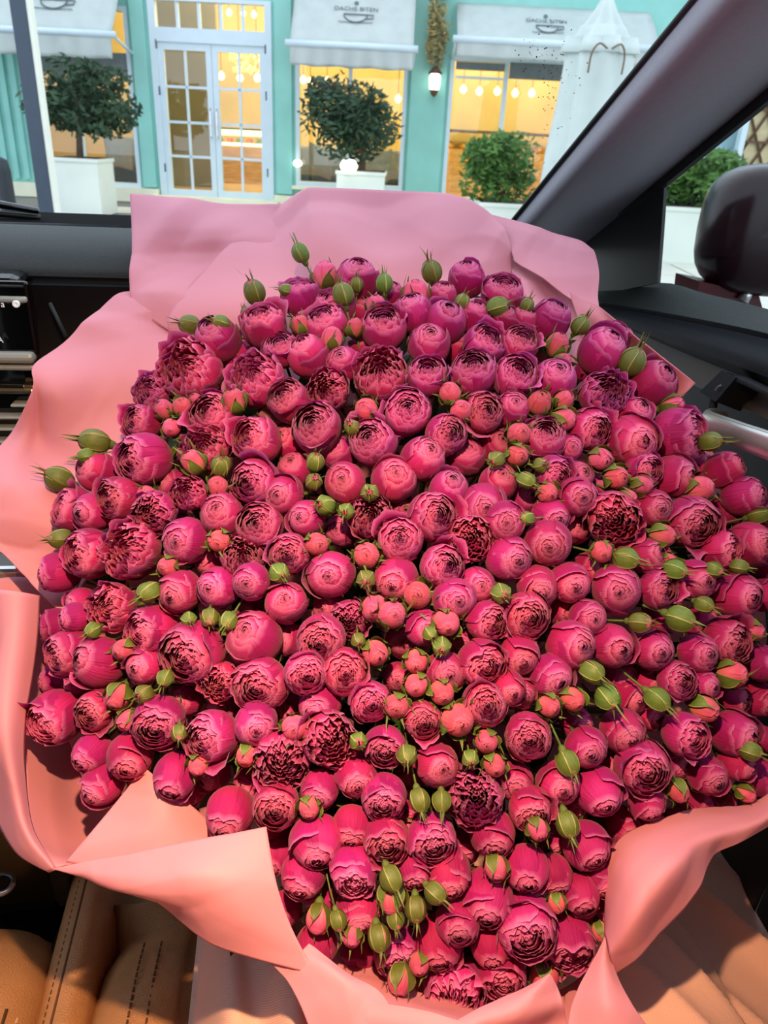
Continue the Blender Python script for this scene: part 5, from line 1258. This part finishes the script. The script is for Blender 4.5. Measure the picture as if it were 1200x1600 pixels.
words = {'O': 'fully open ruffled magenta rose', 'H': 'half open cupped magenta rose', 'C': 'closed round pink rose', 'D': 'deep pink rose tucked between neighbours',
         'G': 'green bud with wrapped sepals', 'P': 'pink bud with parted green sepals'}
hours = ['twelve', 'one', 'two', 'three', 'four', 'five', 'six', 'seven', 'eight', 'nine', 'ten', 'eleven']
keys = {}
for i, it in enumerate(items):
    q = (np.array(it[:2]) - DC) / DR; rho = np.hypot(*q)
    hr = int(round((math.degrees(math.atan2(q[0], -q[1])) % 360) / 30)) % 12
    ring = 'near the bouquet centre' if rho < 0.16 else ('inner ring' if rho < 0.42 else ('middle ring' if rho < 0.68 else ('outer ring' if rho < 0.88 else 'outermost rim')))
    where = ring if rho < 0.16 else '%s at %s o\'clock' % (ring, hours[hr])
    keys.setdefault((it[3], where), []).append(i)
LAB = {}
nth = ['first', 'second', 'third', 'fourth', 'fifth', 'sixth', 'seventh', 'eighth', 'ninth', 'tenth', 'eleventh', 'twelfth']
for (k, where), ids in keys.items():
    base_ = words[k] + ', ' + where
    if len(ids) == 1: LAB[ids[0]] = base_; continue
    xs_ = [items[i][0] for i in ids]; ys_ = [items[i][1] for i in ids]
    vert = (max(ys_) - min(ys_)) > (max(xs_) - min(xs_))
    ids = sorted(ids, key=lambda i: items[i][1] if vert else items[i][0])
    for r_, i in enumerate(ids):
        if len(ids) == 2: w = ('upper' if r_ == 0 else 'lower') if vert else ('left' if r_ == 0 else 'right')
        elif r_ == 0: w = 'topmost' if vert else 'leftmost'
        elif r_ == len(ids) - 1: w = 'lowest' if vert else 'rightmost'
        else: w = nth[r_] + (' from top' if vert else ' from left')
        LAB[i] = base_ + ', ' + w
vr = random.Random(17)
def part(name, me, parent, tint):
    o = bpy.data.objects.new(name, me); COL.objects.link(o); o.parent = parent; o['tint'] = tint
    return o
for i, (u, v, r, k, lean) in enumerate(items):
    q = (np.array([u, v]) - np.array([650, 930])) / 600.0
    L_ = np.array(lean) if lean is not None else q * 0.95
    L_ = L_ + np.array([vr.gauss(0, .06), vr.gauss(0, .06)])
    mag = np.hypot(*L_); tilt = min(mag, 1.15) * math.radians(78)
    dirn = L_ / (mag + 1e-9)
    view = DIR[i] / np.linalg.norm(DIR[i])
    ex = CAM2W @ np.array([1.0, 0, 0]); ex -= view * (ex @ view); ex /= np.linalg.norm(ex); ey = np.cross(view, ex)
    ax = math.sin(tilt) * (dirn[0] * ex + dirn[1] * ey) - math.cos(tilt) * view
    c = EYE + DIR[i] * T[i]
    sc = r / FPX * T[i]
    tint = vr.random()
    bud = k in 'GP'
    e = bpy.data.objects.new('rose_bud' if bud else 'rose', None); COL.objects.link(e); e.empty_display_size = 0.01
    zq = Vector(ax).to_track_quat('Z', 'Y')
    spin = Matrix.Rotation(vr.uniform(0, 6.28), 4, 'Z')
    if bud: S_ = (sc * 0.84,) * 3 if k == 'G' else (sc * 0.96,) * 3
    else: S_ = (sc * vr.uniform(0.96, 1.05), sc * vr.uniform(0.96, 1.05), sc * vr.uniform(0.98, 1.12))
    e.location = Vector(c); e.rotation_mode = 'QUATERNION'; e.rotation_quaternion = zq @ spin.to_quaternion(); e.scale = S_
    tag(e, LAB[i], 'bud' if bud else 'rose', 'rose buds in the bouquet' if bud else 'roses in the bouquet')
    if bud:
        body, seps, st_ = vr.choice(BUDV[k])
        part('bud_petals', body, e, tint)
        for me in seps: part('sepal', me, e, tint)
        part('stem', st_, e, tint)
    else:
        kk_ = 'C' if k == 'D' else k
        outer, heart = vr.choice(ROSEV[kk_])
        for me in outer: part('outer_petal', me, e, tint)
        part('inner_petals', heart, e, tint)
        part('calyx', vr.choice(CALYX), e, tint); part('stem', STEM[0], e, tint)
# leaves under the flowers
lr = random.Random(8); lb = MB()
for k in range(520):
    a = lr.uniform(0, 6.283); s_ = math.sqrt(lr.random()) * 0.9
    u, v = DC[0] + DR[0] * s_ * math.cos(a), DC[1] + DR[1] * s_ * math.sin(a)
    p = at(u, v, dome(u, v) + lr.uniform(0.04, 0.075)); sz = lr.uniform(0.012, 0.024)
    d = Vector((lr.gauss(0, 1), lr.gauss(0, 1), lr.gauss(0, 1))).normalized(); nrm = d.orthogonal().normalized(); w = d.cross(nrm)
    p = Vector(p)
    lb.add([p - d * sz, p - d * sz * .3 + w * sz * .5, p + d * sz * .4 + w * sz * .4, p + d * sz, p + d * sz * .4 - w * sz * .4, p - d * sz * .3 - w * sz * .5, p + nrm * sz * .1],
           [(0, 1, 6), (1, 2, 6), (2, 3, 6), (3, 4, 6), (4, 5, 6), (5, 0, 6)])
tag(lb.build('rose_foliage', M_rleaf), 'dark green leaves packed beneath the roses', 'foliage', kind='stuff')
# stems gathered below
sb2 = empty('stem_bundle', tuple(NECK)); tag(sb2, 'bound rose stems below the paper wrap', 'stems')
b = MB()
for k in range(60):
    a = lr.uniform(0, 6.283); s_ = math.sqrt(lr.random()); p = at(DC[0] + DR[0] * .8 * s_ * math.cos(a), DC[1] + DR[1] * .8 * s_ * math.sin(a), 0.64) - NECK
    g = (math.cos(a) * e1 + math.sin(a) * e2) * 0.035 * s_
    b.tube([p, p * 0.4 + g, g, g * 1.3 + axis * 0.16], 0.0028, 5)
tag(b.build('stems', M_stem, sb2), kind='stuff')
MB().tube([NECK * 0 + 0.052 * (math.cos(a) * e1 + math.sin(a) * e2) for a in np.linspace(0, 6.283, 25)], 0.006, 6).build('ribbon', M_paper, sb2, True)
